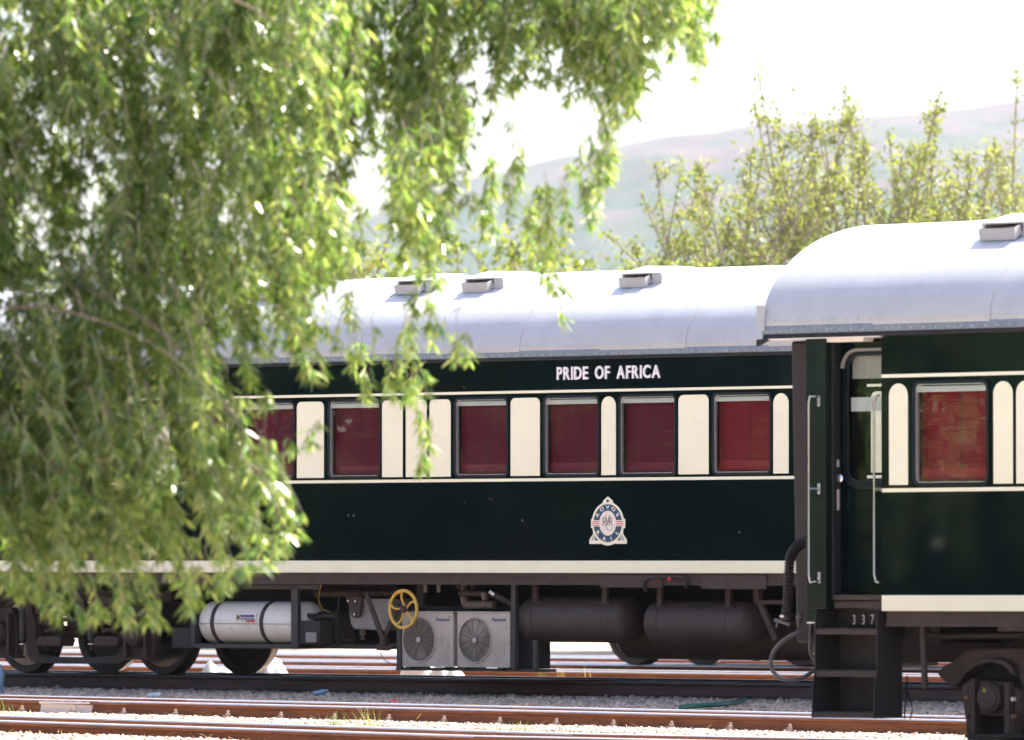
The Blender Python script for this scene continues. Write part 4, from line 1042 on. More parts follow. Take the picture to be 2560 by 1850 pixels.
# grab rails
def grab(pxs, y):
    (px, pt, pb, side) = pxs
    x, zt = rp(px, pt, y); _, zb = rp(px, pb, y)
    y2 = .0 if side > 0 else yd
    dx = .045 * side
    if side > 0:
        P = [(x + dx, -.001, zt - .01), (x + dx, -.045, zt - .004), (x + .012, -.060, zt + .0), (x, -.06, zt - .05), (x, -.06, (zt + zb) / 2), (x, -.06, zb + .05), (x + .012, -.06, zb), (x + dx, -.045, zb + .004), (x + dx, -.001, zb + .01)]
    else:
        P = [(x + .05, -.02, zt), (x + .02, -.02, zt - .004), (x, -.02, zt - .06), (x, -.02, (zt + zb) / 2), (x, -.02, zb + .06), (x + .02, -.02, zb + .004), (x + .05, -.02, zb)]
    mb = MB(); mb.tube(P, .0095, 10); g = mb.build('grab_rail', 'chrome', ER, smooth=60)
    if side > 0:
        for z in (zt - .035, FR.z(px, 1221), zb + .035):
            m2 = MB(); m2.box(x + dx - .012, x + dx + .014, -.004, 0, z - .04, z + .04); m2.build('bracket', 'alu', g, bevel=.003)
        m2 = MB(); m2.tube([(x, -.06, FR.z(px, 1221)), (x + dx, -.004, FR.z(px, 1221))], .008, 8); m2.build('stay', 'chrome', g)
    else:
        m2 = MB(); z = FR.z(px, 1223); m2.box(x, x + .06, -.024, -.012, z - .012, z + .012); m2.build('stay', 'chrome', g)
grab((2037, 990, 1455, 1), 0); grab((2191, 989, 1456, -1), 0)
# steps
def S(a, b, y=0.): return rp(1860 + a / 2.876, 1280 + b / 2.876, y)
sx0, sx1 = S(500, 0, -.03)[0], S(944, 0, -.03)[0]
zs = lambda b: S(700, b)[1]
prof = [(-.055, zs(1480)), (.265, zs(1480)), (.265, zs(705)), (.035, zs(703)), (.0, zs(718)), (-.018, zs(755)), (-.022, zs(1150)), (-.05, zs(1250))]
st = MB(); st.prism(prof, sx0, sx0 + .012, 'x'); steps = st.build('entrance_steps', 'frame_d', ER, bevel=.003)
st = MB(); st.prism(prof, sx1, sx1 + .012, 'x'); st.build('side_plate', 'frame_d', steps, bevel=.003)
for b0, b1, y0 in ((835, 880, -.015), (1135, 1185, -.018), (1435, 1478, -.050)):
    st = MB(); st.box(sx0 + .013, sx1 - .001, y0, .255, zs(b0) - .006, zs(b0)); st.box(sx0 + .013, sx1 - .001, y0, y0 + .008, zs(b1), zs(b0) - .007); st.build('tread', 'frame', steps, bevel=.003)
st = MB(); st.box(sx0 + .013, sx1 - .001, .235, .245, zs(820), zs(705)); st.build('riser', 'frame_d', steps)
st = MB(); st.box(sx0 + .013, sx1 - .001, .252, .258, zs(1480), zs(840)); st.build('riser', 'frame_d', steps)
for c_, px in zip('337', (2136, 2159.5, 2182)):
    y_ = .234; a, c = rp(px, 1548.5, y_); st = MB(); put_char(st, c_, a, c, .070, .66, y_ - .002, y_ - .0004, off=.01); st.build('number', 'letter', steps)
# corrugated air hose
pts = spline([FR.q(1860 + a / 2.876, 1280 + b / 2.876, y) for a, b, y in ((470, 205, .18), (430, 215, .12), (370, 262, .10), (335, 340, .10), (325, 480, .10), (318, 620, .10), (305, 755, .10))], 26)
rs = [.036 + .0065 * math.cos(i * 1.57) for i in range(len(pts))]
mb = MB(); mb.tube(pts, rs, 14); hs_ = mb.build('air_hose', 'frame_d', ER, smooth=70)
p0, p1 = pts[-7], pts[-1]
mb = MB(); mb.tube([p0, p1, p1 + Vector((0, 0, -.02))], [.040, .041, .036], 16); mb.build('hose_cuff', 'frame', hs_, smooth=40)
mb = MB(); mb.tube([p1 + Vector((-.10, -.01, -.02)), p1 + Vector((.05, -.01, -.05))], .013, 8); mb.tube([p1 + Vector((-.075, -.01, -.03)), p1 + Vector((-.085, -.01, -.075))], .009, 8); mb.build('tap', 'hosegrey', hs_)
a = p0 * .4 + p1 * .6; mb = MB(); mb.box(a.x - .024, a.x + .012, a.y - .046, a.y - .0405, a.z - .008, a.z + .008); mb.build('hose_tag', 'pale', hs_)
lpipe('brake_hose', 'hosegrey', [(1860 + a / 2.876, 1280 + b / 2.876, y) for a, b, y in ((520, 880, .30), (470, 858, .26), (400, 862, .2), (320, 900, .15), (240, 965, .12), (196, 1050, .12), (205, 1130, .12), (260, 1190, .12), (340, 1208, .15), (420, 1190, .2), (500, 1140, .28))], .016, e=ER, fr=FR, sm=8, smooth=70)
lpipe('brake_pipe', 'hosegrey', [(2027, 1556, .25), (2026, 1600, .25), (2026, 1625, .25), (2033, 1645, .25), (2060, 1655, .28)], .013, e=ER, fr=FR)
lpipe('chain', 'frame', [(1968, 1568, .12), (1985, 1555, .14), (2000, 1548, .16), (2003, 1530, .18)], .005, e=ER, fr=FR, n=5)
mb = MB(); a, c = FR.p(1999, 1542, .16); mb.lathe([(.0, .03), (.026, .02), (.03, 0), (.02, -.02), (.012, -.07)], (a, .16, c), (.2, -.2, 1), 10); mb.build('hose_head', 'hosegrey', ER, smooth=60)
# draw gear glimpsed below the end
(a, c) = FR.p(1960, 1645, .9); mb = MB(); mb.box(a + .05, a + .9, 1.15, 1.65, c - .06, c + .12); dg_ = mb.build('coupler', 'black', ER, bevel=.03)
mb = MB(); mb.box(a + .08, a + .17, 1.14, 1.149, c + .03, c + .045); mb.build('coupler_mark', 'yellow_dot', dg_)
mb = MB(); mb.box(XC, XR0 + .3, .30, 2.5, .78, .985); mb.build('headstock', 'frame_d', ER)
# under the floor
lpipe('drain_pipe', 'frame', [(2308, 1556, .10), (2309, 1620, .10), (2313, 1722, .12)], .0235, e=ER, fr=FR, n=12)
lpipe('heating_pipe', 'frame_d', [(2316, 1556, .3), (2320, 1578, .3), (2338, 1589, .3), (2400, 1590, .3), (2700, 1588, .3)], .024, e=ER, fr=FR)
lbox('solebar_plate', 'frame', 2494, 2700, 1556, 1580, .05, .07, e=ER, fr=FR)
lbox('inner_screen', 'black', 2230, 3600, 1575, 1662, 1.0, 1.08, e=ER, fr=FR, bevel=0)  # black screen added to close the daylight gap under the floor
lpipe('cable', 'black', [(2268, 1690, .6), (2266, 1740, .5), (2262, 1775, .5), (2262, 1797, .5)], .006, e=ER, fr=FR, n=5)
lpipe('cable', 'black', [(2265, 1720, .5), (2276, 1750, .5), (2281, 1775, .5), (2275, 1798, .5)], .005, e=ER, fr=FR, n=5)

def bogie_right(e):
    k = 5.2875
    def B(a, b, y=.42): return rp(2240 + a / k, 1540 + b / k, y)
    cx, cz = B(1200, 1085, .28)
    outer = [(560, 760), (640, 660), (760, 610), (840, 540), (920, 470), (1040, 432), (1250, 425), (1900, 425), (2900, 425), (3000, 470), (3000, 700), (1760, 860), (1690, 980), (1650, 820), (1610, 760), (1560, 690), (1470, 630), (1330, 600), (1190, 605), (1060, 640), (960, 720), (880, 850), (780, 950), (700, 900), (640, 860)]
    mb = MB(); mb.prism([B(*q) for q in outer], .40, .54); b = mb.build('bogie', 'frame', e, bevel=.018)
    arch = [(920, 735), (960, 690), (1060, 600), (1180, 565), (1330, 560), (1460, 590), (1560, 660), (1605, 790), (1545, 770), (1490, 690), (1400, 640), (1290, 620), (1180, 630), (1080, 665), (1000, 730), (940, 760)]
    mb = MB(); mb.prism([B(a, q, .36) for a, q in arch], .33, .45); mb.build('arch_rib', 'frame', b, bevel=.016)
    for pts, y0 in (([(860, 930), (1000, 830), (1050, 830), (1050, 1560), (960, 1560), (905, 1300), (880, 1100)], .34), ([(1440, 880), (1505, 890), (1640, 990), (1640, 1250), (1510, 1560), (1445, 1560)], .36)):
        mb = MB(); mb.prism([B(a, q, y0) for a, q in pts], y0, .50); mb.build('pedestal', 'frame', b, bevel=.01)
    for pts in ([(1010, 830), (1050, 830), (1050, 1560), (1010, 1560)], [(1440, 880), (1505, 880), (1505, 1560), (1440, 1560)]):
        mb = MB(); mb.prism([B(a, q, .31) for a, q in pts], .30, .36); mb.build('horn_guide', 'frame', b, bevel=.005)
    mb = MB(); mb.prism([B(a, q, .40) for a, q in [(1000, 1565), (1560, 1565), (1560, 1610), (1000, 1610)]], .32, .5); mb.build('keeper_plate', 'frame_d', b)
    mb = MB(); mb.prism([B(a, q, .36) for a, q in [(1055, 850), (1430, 870), (1430, 1330), (1055, 1330)]], .36, .52); mb.build('axle_box', 'frame', b, bevel=.02)
    mb = MB(); mb.prism([B(a, q, .53) for a, q in [(740, 700), (900, 560), (1700, 560), (1700, 1650), (930, 1650), (880, 1000), (760, 900)]], .545, .56); mb.build('shade_backing', 'black', b)  # black sheet added to give the shade in the bogie gaps
    rr = .112
    mb = MB(); mb.lathe([(.0, .095), (.07, .093), (.088, .085), (.09, .07), (rr - .006, .06), (rr, .03), (rr + .004, 0)], (cx, .36, cz), (0, -1, 0), 32); cap = mb.build('axle_cap', 'frame', b, smooth=35)
    m2 = MB(); m2.lathe([(.016, 0), (.015, .004), (.0, .005)], (cx - .008, .266, cz + .055), (0, -1, 0), 14); m2.build('paint_dot', 'yellow_dot', b)
    for a, q, mt in ((925, 1085, 'rusty'), (940, 1330, 'frame'), (1535, 1105, 'pale'), (1535, 1335, 'rusty')):
        x_, z_ = B(a, q, .33); m2 = MB(); m2.lathe([(.016, -.03), (.016, .008), (.008, .014), (.0, .015)], (x_, .335, z_), (0, -1, 0), 10); m2.build('bolt', mt, b)
    wheelset(b, cx - .02); wheelset(b, cx + 2.1)
    return b
BR = bogie_right(ER)

# ================================================================== A COACH FARTHER BACK, only its underside shows
vJ = VL - 8.8
pJ = xy(0, vJ + 1.4)
EJ = empty('passenger_coach', 'farther coach standing behind the long one, only its wheels showing beneath', 'railway coach', (pJ.x, pJ.y, ZL), (0, 0, -TH))
FJ = Frame(1129, 262, -1.14); FJ.P0 = Vector((pJ.x, pJ.y, 0)); FJ.n0 = NN.dot(FJ.P0)
ja, jb = FJ.x(1330), FJ.x(3300)
mb = MB(); mb.box(ja, jb, 0, W, Z_SB, Z_EAVE - .1); mb.build('body', 'green', EJ)
roof_sheets(EJ, ja, jb, 40)
mb = MB(); mb.box(ja, jb, .05, .15, .84, Z_SB - .001); mb.build('solebar', 'frame_d', EJ)
mb = MB(); mb.box(ja + .5, jb, .5, 2.3, .42, .99); mb.build('underfloor_box', 'frame_d', EJ, bevel=.03)
for px in (1590, 2010):
    wheelset(EJ, FJ.x(px, .8))
wheelset(EJ, FJ.x(2950, .8)); wheelset(EJ, FJ.x(2650, .8))
mb = MB(); x_ = FJ.x(1590, .5); mb.prism([(x_ - .5, .55), (x_ - .3, .30), (x_ + 2.2, .30), (x_ + 2.4, .55), (x_ + 2.2, .7), (x_ - .3, .7)], .45, .6); mb.build('bogie_frame', 'frame_d', EJ, bevel=.02)

# ================================================================== SMALL THINGS ON THE GROUND
def ground_at(px, v):
    k = (px - CX) / F; D = (FL.n0 - v) / (k * SN + CS); P = Vector((k * D, D, 0)); u = uv(P)[0]
    return Vector((P.x, P.y, gz(u, v)))

def crumpled(name, m, c, wx, wy, h, seed, label, cat, rotz=-TH, spread=1.6, res=16):
    r_ = np.random.default_rng(seed); mb = MB()
    amp = [(r_.uniform(3, 9), r_.uniform(3, 9), r_.uniform(0, 6)) for _ in range(6)]
    for j in range(res + 1):
        for i in range(res + 1):
            a, b = i / res * 2 - 1, j / res * 2 - 1
            rad = math.sqrt(a * a + b * b)
            f = max(0, 1 - rad ** spread) if rad < 1 else 0
            n = sum(math.sin(a * p + b * q + t) for p, q, t in amp) / 6
            z = h * (f * (1 + .35 * n)) + .006 * (1 + n)
            mb.v.append((a * wx / 2 * (1 + .08 * n), b * wy / 2 * (1 - .08 * n), z))
    for j in range(res):
        for i in range(res):
            k = j * (res + 1) + i
            if math.hypot((i + .5) / res * 2 - 1, (j + .5) / res * 2 - 1) < 1.02: mb.f.append((k, k + 1, k + res + 2, k + res + 1))
    o = mb.build(name, m, smooth=40); o.location = c + Vector((0, 0, .012)); o.rotation_euler = (0, 0, rotz)
    return tag(o, label, cat)
crumpled('plastic_bag', 'bag', ground_at(540, VL - 1.9), .55, .5, .22, 3, 'small crumpled plastic bag left of the dark far wheel', 'bag')
crumpled('plastic_bag', 'bag', ground_at(668, VL - 1.9), .66, .55, .33, 5, 'larger crumpled clear plastic bag right of the dark far wheel', 'bag')
crumpled('paper_sheet', 'paper', ground_at(1052, VL - 1.9), .55, .4, .27, 8, 'crumpled white paper lying below the left air conditioner', 'paper', spread=4)
crumpled('paper_sheet', 'paper', ground_at(1116, VL - 1.8), .50, .4, .22, 9, 'crumpled white paper lying below the right air conditioner', 'paper', spread=4)
crumpled('red_wrapper', 'red', ground_at(985, VL + 2.5), .13, .07, .04, 11, 'small red wrapper lying on shaded ballast', 'wrapper')
c = ground_at(388, VL + 2.9)
mb = MB(); mb.lathe([(.0, 0), (.026, .0), (.033, .012), (.033, .135), (.026, .150), (.0, .147)], (-.075, 0, .055), (1, 0, 0), 20)
o = mb.build('drink_can', 'can', smooth=40); o.location = c; o.rotation_euler = (0, 0, -TH + .15); tag(o, 'silver drink can lying on its side on shaded ballast', 'can')
c = ground_at(-6, VL + 1.9)
mb = MB(); mb.lathe([(.0, 0), (.045, .0), (.052, .02), (.050, .10), (.052, .18), (.030, .23), (.016, .25), (.016, .28), (.0, .28)], (0, 0, .02), (.1, 0, 1), 16)
o = mb.build('plastic_bottle', 'bottle', smooth=40); o.location = c; tag(o, 'blue plastic bottle standing at the left picture edge', 'bottle')
c = ground_at(796, VL + 1.5)
mb = MB(); mb.lathe([(.0, 0), (.024, .0), (.026, .10), (.012, .13), (.012, .15), (.0, .15)], (-.05, 0, .04), (1, .2, .25), 12)
o = mb.build('plastic_bottle', 'bottle', smooth=40); o.location = c; tag(o, 'small crushed bottle beside the shaded rail, below the tank cage', 'bottle')
pts = []
for px, v in ((1702, VL + 3.1), (1735, VL + 2.8), (1790, VL + 2.5), (1830, VL + 2.1), (1862, VL + 1.5)):
    g_ = ground_at(px, v); pts.append((g_.x, g_.y, g_.z + .055))
mb = MB(); mb.tube(spline(pts, 8), .022, 8); o = mb.build('garden_hose', 'hosegreen', smooth=60); tag(o, 'green rubber hose lying on the shaded ballast', 'hose')

def blades(name, c, n, h, spread, m, seed, label, cat, w=.006, lean=.5, parts=None):
    r_ = np.random.default_rng(seed); mb = MB()
    for _ in range(n):
        a = r_.uniform(0, 6.28); rr = spread * math.sqrt(r_.uniform()); hh = h * r_.uniform(.45, 1); le = hh * lean * r_.uniform(.2, 1.2); d = r_.uniform(0, 6.28)
        x, y = rr * math.cos(a), rr * math.sin(a); q = Vector((math.cos(d), math.sin(d), 0)); s = Vector((-q.y, q.x, 0)) * w / 2
        p0 = Vector((x, y, 0)); p1 = p0 + q * le * .3 + Vector((0, 0, hh * .6)); p2 = p0 + q * le + Vector((0, 0, hh))
        mb.add([p0 - s, p0 + s, p1 + s * .8, p1 - s * .8, p2], [(0, 1, 2, 3), (3, 2, 4)])
    o = mb.build(name, m); o.location = c; return tag(o, label, cat)
blades('grass_tuft', ground_at(850, VR - 1.3), 46, .27, .16, 'grass', 1, 'bright green grass tuft in front of the middle track', 'grass')
blades('grass_tuft', ground_at(925, VR - 1.5), 22, .30, .09, 'grass', 2, 'thin taller grass tuft right of the bushier one', 'grass')
blades('grass_tuft', ground_at(1310, VR - .9), 30, .22, .10, 'grass', 4, 'green grass tuft at the bottom edge near the middle', 'grass')
blades('grass_tuft', ground_at(5, VR - 1.6), 30, .30, .14, 'grass', 5, 'grass tuft at the left picture edge beside the rail', 'grass')
blades('dry_weed', ground_at(924, VR - 2.0), 8, .34, .03, 'straw', 6, 'dry upright weed against the middle track', 'weed', lean=.15)
blades('dry_weed', ground_at(1395, VR - 1.1), 18, .20, .18, 'straw', 7, 'dry sprawling weed at the bottom edge beside the grass', 'weed', lean=1.4)
blades('dry_weed', ground_at(455, VR - 1.0), 6, .20, .08, 'straw', 8, 'bent straw stalks on the near rails at left', 'weed', lean=1.6)
for i, px in enumerate((1360, 1405, 1465)):
    blades('dry_weed', ground_at(px, VL - 2.9), 10, .26, .06, 'straw' if i else 'grass', 20 + i, ('green weed between the tracks, under the left reservoir', 'dry weed just right of the green one, under the left reservoir', 'dry weed under the joint between the reservoirs')[i], 'weed', lean=.4, w=.008)
for i, (px, v, n) in enumerate(((860, VL - 2.2, 14), (755, VL - 2.2, 10))):
    blades('dry_weed', ground_at(px, v), n, .14, .25, 'straw', 30 + i, ('dry straw lying behind the shaded rail, under the brake hanger', 'dry straw lying behind the shaded rail, right of the clear bag')[i], 'weed', lean=2.2, w=.01)
# dry straw bits scattered over the sunlit ballast
mb = MB()
for _ in range(900):
    v = rng.choice([rng.uniform(VM + .6, VR - .6), rng.uniform(VR + .6, VR + 2.0)]); u = rng.uniform(-8, 8); p = xy(u, v); z = gz(u, v) + rng.uniform(.015, .045)
    a = rng.uniform(0, 6.28); l = rng.uniform(.03, .12); d = Vector((math.cos(a), math.sin(a), rng.uniform(-.2, .5))) * l; s = Vector((-d.y, d.x, 0)).normalized() * .003
    q = Vector((p.x, p.y, z)); mb.add([q - s, q + s, q + d + s * .5, q + d - s * .5], [(0, 1, 2, 3)])
o = kind(mb.build('straw_litter', 'straw'), 'stuff'); o['label'] = 'dry straw bits strewn over the ballast'; o['category'] = 'straw'

# ================================================================== TREES
class Leaves:
    """collects leaf blades as one big mesh"""
    def __init__(s): s.c = []; s.d = []; s.w = []; s.l = []; s.wd = []
    def add(s, c, d, n, l, w): s.c.append(c); s.d.append(d); s.w.append(n); s.l.append(l); s.wd.append(w)
    def mesh(s, name, m):
        c = np.concatenate(s.c); d = np.concatenate(s.d); w = np.concatenate(s.w); l = np.concatenate(s.l)[:, None]; wd = np.concatenate(s.wd)[:, None]
        d = d / np.linalg.norm(d, axis=1, keepdims=True); sd_ = np.cross(d, w); sd_ /= np.linalg.norm(sd_, axis=1, keepdims=True) + 1e-9
        up = np.cross(sd_, d)
        V = np.stack([c, c + d * l * .4 + sd_ * wd / 2 + up * wd * .12, c + d * l - up * l * .08, c + d * l * .4 - sd_ * wd / 2 + up * wd * .12], 1).reshape(-1, 3)
        n = len(c); T = (np.array([[0, 1, 2, 3]])[None] + (np.arange(n) * 4)[:, None, None]).reshape(-1)
        me = bpy.data.meshes.new(name); me.vertices.add(len(V)); me.vertices.foreach_set('co', V.ravel())
        me.loops.add(len(T)); me.loops.foreach_set('vertex_index', T.astype(np.int32)); me.polygons.add(n)
        me.polygons.foreach_set('loop_start', np.arange(0, 4 * n, 4, dtype=np.int32)); me.polygons.foreach_set('loop_total', np.full(n, 4, dtype=np.int32))
        me.update(); me.validate(); me.materials.append(M[m]); return me

def inside(poly, x, y):
    c = False; j = len(poly) - 1
    for i in range(len(poly)):
        (xi, yi), (xj, yj) = poly[i], poly[j]
        if (yi > y) != (yj > y) and x < (xj - xi) * (y - yi) / (yj - yi) + xi: c = not c
        j = i
    return c

def willow():
    r_ = np.random.default_rng(21)
    base = Vector((-5.4, 46.5, 0)); base.z = gz(*uv(base))
    e = empty('willow_tree', 'weeping willow with drooping bright leaves hanging across the left foreground', 'tree', base)
    K = 2560 / 2268
    def scale(poly): return [(a * K, b * K) for a, b in poly]
    A = scale([(-560, -40), (200, -70), (700, -70), (770, 60), (745, 300), (700, 480), (620, 560), (560, 640), (620, 720), (675, 800), (680, 840), (560, 860), (470, 890), (460, 1030), (560, 1070), (625, 1130), (648, 1190), (590, 1215), (500, 1265), (440, 1290), (380, 1310), (300, 1318), (150, 1318), (60, 1260), (0, 1240), (-560, 1290)])
    B = scale([(690, -70), (1440, -70), (1530, -20), (1548, 60), (1552, 160), (1500, 105), (1425, 235), (1365, 330), (1335, 215), (1280, 250), (1200, 225), (1130, 205), (1070, 330), (1000, 330), (955, 395), (880, 330), (820, 285), (735, 470), (690, 500)])
    C = scale([(850, 300), (1000, 330), (1020, 460), (1005, 600), (965, 655), (920, 640), (890, 590), (865, 500)])
    A3 = scale([(-300, 540), (500, 540), (560, 680), (560, 850), (460, 900), (450, 1030), (530, 1090), (560, 1190), (440, 1250), (280, 1280), (-300, 1270)])
    A2 = scale([(-560, -70), (720, -70), (765, 120), (735, 330), (690, 450), (-560, 450)])
    Dp = scale([(520, 470), (700, 480), (800, 560), (790, 640), (640, 760), (560, 640)])
    lv = Leaves(); tw = MB()
    def strand(px, py, D, L, lean, dens=1., stem=True, lsc=1.):
        """hangs to its tip at (px, py); L metres long, leaning by `lean`"""
        tip = at(px, py, D); n = max(4, int(L / .10))
        ph = r_.uniform(0, 6.28); P = []
        for i in range(n + 1):
            t = i / n                                   # 0 = tip, 1 = top
            P.append(tip + Vector((-lean * L * t + .03 * math.sin(ph + t * 5) * t, .05 * math.cos(ph + t * 4) * t * L, L * t * (1 - .12 * abs(lean) * t))))
        if stem: tw.tube(P, [.0012 + .0022 * i / n for i in range(n + 1)], 3, cap=False)
        # leaves sit in drooping tufts along the strand, a few single ones between
        PA = np.array([tuple(p) for p in P])
        nk = max(2, int(L / .085)); tk = np.concatenate([[.0], r_.uniform(0, 1, nk - 1)])
        cnt = r_.integers(6, 12, nk); t = np.concatenate([np.repeat(tk, cnt), r_.uniform(0, 1, int(L / .05 * dens))]); m = len(t)
        t = np.clip(t + r_.normal(0, .018 / L, m), 0, 1)
        f = t * n; i0 = np.minimum(f.astype(int), n - 1)
        c = PA[i0] + (PA[i0 + 1] - PA[i0]) * (f - i0)[:, None]
        tuft = np.concatenate([np.repeat(r_.normal(0, .45, (nk, 3)), cnt, axis=0), np.zeros((m - cnt.sum(), 3))])
        ang = r_.uniform(0, 6.283, m); out = np.stack([np.cos(ang), np.sin(ang), np.zeros(m)], 1) * r_.uniform(.25, .95, (m, 1))
        d = out + tuft * np.array([.6, .6, .2]) + np.array([lean * .4, 0, -1.0]) * r_.uniform(.30, 1.0, (m, 1))
        nn = np.array([0, 0, 1.0]) + tuft + r_.normal(0, .4, (m, 3))
        l = r_.uniform(.055, .112, m) * lsc
        lv.add(c, d, nn, l, l * r_.uniform(.15, .215, m))
    def fill(poly, n, D0, D1, L0, L1, lean0, lean1, dens=1., lsc=1.):
        """bunches of strands whose tips lie inside the outline"""
        xs = [p[0] for p in poly]; ys = [p[1] for p in poly]; k = 0
        while k < n:
            x, y = r_.uniform(min(xs), max(xs)), r_.uniform(min(ys), max(ys))
            if not inside(poly, x, y): continue
            if math.sin(x * .013 + y * .004) + math.sin(y * .011 - x * .005 + 2) + math.sin(x * .024 - y * .015) < r_.uniform(-2.4, .6):
                if r_.uniform() < .8: continue
            k += 1
            low = max(0, min(1, (y - 500) / 900))
            lean = (lean0 + (lean1 - lean0) * low) + r_.normal(0, .13)
            D_ = r_.uniform(D0, D1); L_ = r_.uniform(L0, L1)
            for j in range(r_.integers(3, 8)):
                strand(x + r_.normal(0, 26), y - abs(r_.normal(0, 55)), D_ + r_.normal(0, .10), L_ * r_.uniform(.6, 1.0), lean + r_.normal(0, .10), dens, lsc=lsc)
    fill(A, 340, 43.0, 44.6, .35, .85, .10, .38)
    fill(A, 45, 44.6, 45.4, .35, .8, .05, .30)
    fill(A3, 120, 43.2, 45.2, .3, .75, .08, .34)
    fill(A2, 130, 43.0, 45.0, .3, .7, .05, .2)
    fill(B, 165, 45.0, 46.2, .25, .62, .02, .10, .95)
    fill(C, 30, 44, 47.5, .25, .65, -.02, .04)
    fill(Dp, 40, 43, 47, .3, .6, .05, .25)
    for (x, y0, y1) in [(1090, 340, 520), (1075, 430, 510), (1150, 300, 420), (1205, 380, 610), (1190, 420, 570), (1225, 440, 560), (1232, 540, 640), (1250, 380, 520), (1240, 610, 705), (1120, 380, 480), (1300, 260, 500), (1320, 240, 420), (1345, 200, 395), (1338, 260, 400), (1355, 280, 380), (1400, 100, 240), (1410, 130, 250), (1545, 60, 168), (1530, 40, 130), (1490, 40, 125), (1310, 440, 505), (1170, 480, 540),
                        (905, 630, 810), (912, 680, 760), (950, 640, 760), (960, 690, 740), (1010, 690, 800), (1030, 740, 800), (880, 700, 870), (912, 800, 870), (935, 810, 870), (900, 830, 880), (940, 860, 1020), (950, 920, 1010), (790, 640, 800), (800, 700, 880), (740, 700, 770), (860, 800, 880), (690, 960, 1010), (720, 640, 740), (770, 600, 700), (640, 980, 1000)]:
        for j in range(3 if y0 < 600 else 2):
            strand(x * K + r_.normal(0, 7), y1 * K + r_.normal(0, 9) - j * 22, r_.uniform(44.5, 47.5), (y1 - y0) * K / 440 * r_.uniform(.75, 1), r_.normal(0, .1), .95)
    # feathery fringe along the lower and right-hand edge
    edge = [(-80, 1290), (0, 1290), (60, 1320), (140, 1385), (230, 1395), (300, 1385), (370, 1378), (430, 1350), (500, 1320), (550, 1275), (600, 1250), (640, 1205), (652, 1185), (630, 1130), (580, 1085)]
    edge2 = [(690, 855), (695, 800), (660, 720)]
    for (xa, ya), (xb, yb) in list(zip(edge[:-1], edge[1:])) + list(zip(edge2[:-1], edge2[1:])):
        for _ in range(int(math.hypot(xb - xa, yb - ya) / 11)):
            t_ = r_.uniform(); up = abs(r_.normal(0, 30))
            strand((xa + (xb - xa) * t_ + r_.normal(0, 10)) * K, (ya + (yb - ya) * t_ - up) * K, r_.uniform(43.0, 45.0), r_.uniform(.22, .5), .30 + r_.normal(0, .2), .8)
    # the rest of the crown, beyond the left edge of the picture
    for _ in range(760):
        a = r_.uniform(0, 6.283); rr = 4.4 * math.sqrt(r_.uniform(.05, 1)); x, y = base.x + rr * math.cos(a), base.y + 5.0 + rr * 1.7 * math.sin(a)
        if (x / y * F + CX) > -60: continue
        top = 4.6 - rr * .3; z1 = r_.uniform(1.0, top)
        px_, D_ = x / y * F + CX, y
        strand(px_, HY - (z1 - CAMZ) / D_ * F, D_, r_.uniform(.5, 1.1), r_.normal(0, .15), .8, stem=False, lsc=1.25)
    me = lv.mesh('crown', 'leafw'); o = bpy.data.objects.new('crown', me); COL.objects.link(o); o.parent = e; o.location = -base
    print('willow leaves', len(me.polygons))
    t = tw.build('twigs', 'twig', e); t.location = -base; kind(t, 'stuff')
    # trunk and limbs
    tr = MB(); P = spline([base + Vector((0, 0, -.2)), base + Vector((.1, 0, 1.2)), base + Vector((.35, -.1, 2.6)), base + Vector((.5, -.2, 3.8))], 6)
    tr.tube(P, [.34 - .17 * i / (len(P) - 1) for i in range(len(P))], 12); o = tr.build('trunk', 'wood', e, smooth=60); o.location = -base
    top = base + Vector((.5, -.2, 3.7))
    limbs = [[top, at(-500, -350, 46), at(200, -330, 45.5), at(900, -260, 46), at(1500, -170, 46), at(1700, 0, 46)],
             [top, at(-500, 150, 44), at(-100, -80, 43), at(400, -60, 42.5), at(760, 120, 43), at(850, 480, 43.5)],
             [top, at(-600, 500, 44), at(-200, 760, 43), at(120, 770, 42.5), at(380, 860, 42.5), at(600, 1050, 42.5)],
             [top, at(-600, 700, 45), at(0, 690, 44), at(300, 760, 43), at(560, 1000, 43), at(700, 1300, 43)],
             [top, at(-300, -100, 46), at(200, 80, 45), at(480, 330, 44.5), at(560, 640, 44.5)],
             [at(200, -330, 45.5), at(700, -230, 46), at(1050, -60, 46), at(1130, 250, 46)],
             [at(900, -260, 46), at(1250, -100, 46.5), at(1420, 120, 46.5), at(1500, 320, 46.5)],
             [top, at(-900, 300, 48), at(-1200, 500, 50), at(-1500, 900, 50)], [top, base + Vector((-1.2, .8, 4.2)), base + Vector((-2.4, 1.4, 3.4))], [top, base + Vector((.2, 2.4, 4.4)), base + Vector((.1, 5.2, 3.6))]]
    for i, L in enumerate(limbs):
        P = spline(L, 7); m = MB(); n = len(P); m.tube(P, [.022 * (1 - i_ / n) ** 1.6 + .003 for i_ in range(n)] if i not in (2, 3) else [.009 * (1 - i_ / n) + .002 for i_ in range(n)], 7)
        o = m.build('limb', 'wood', e, smooth=60); o.location = -base
willow()

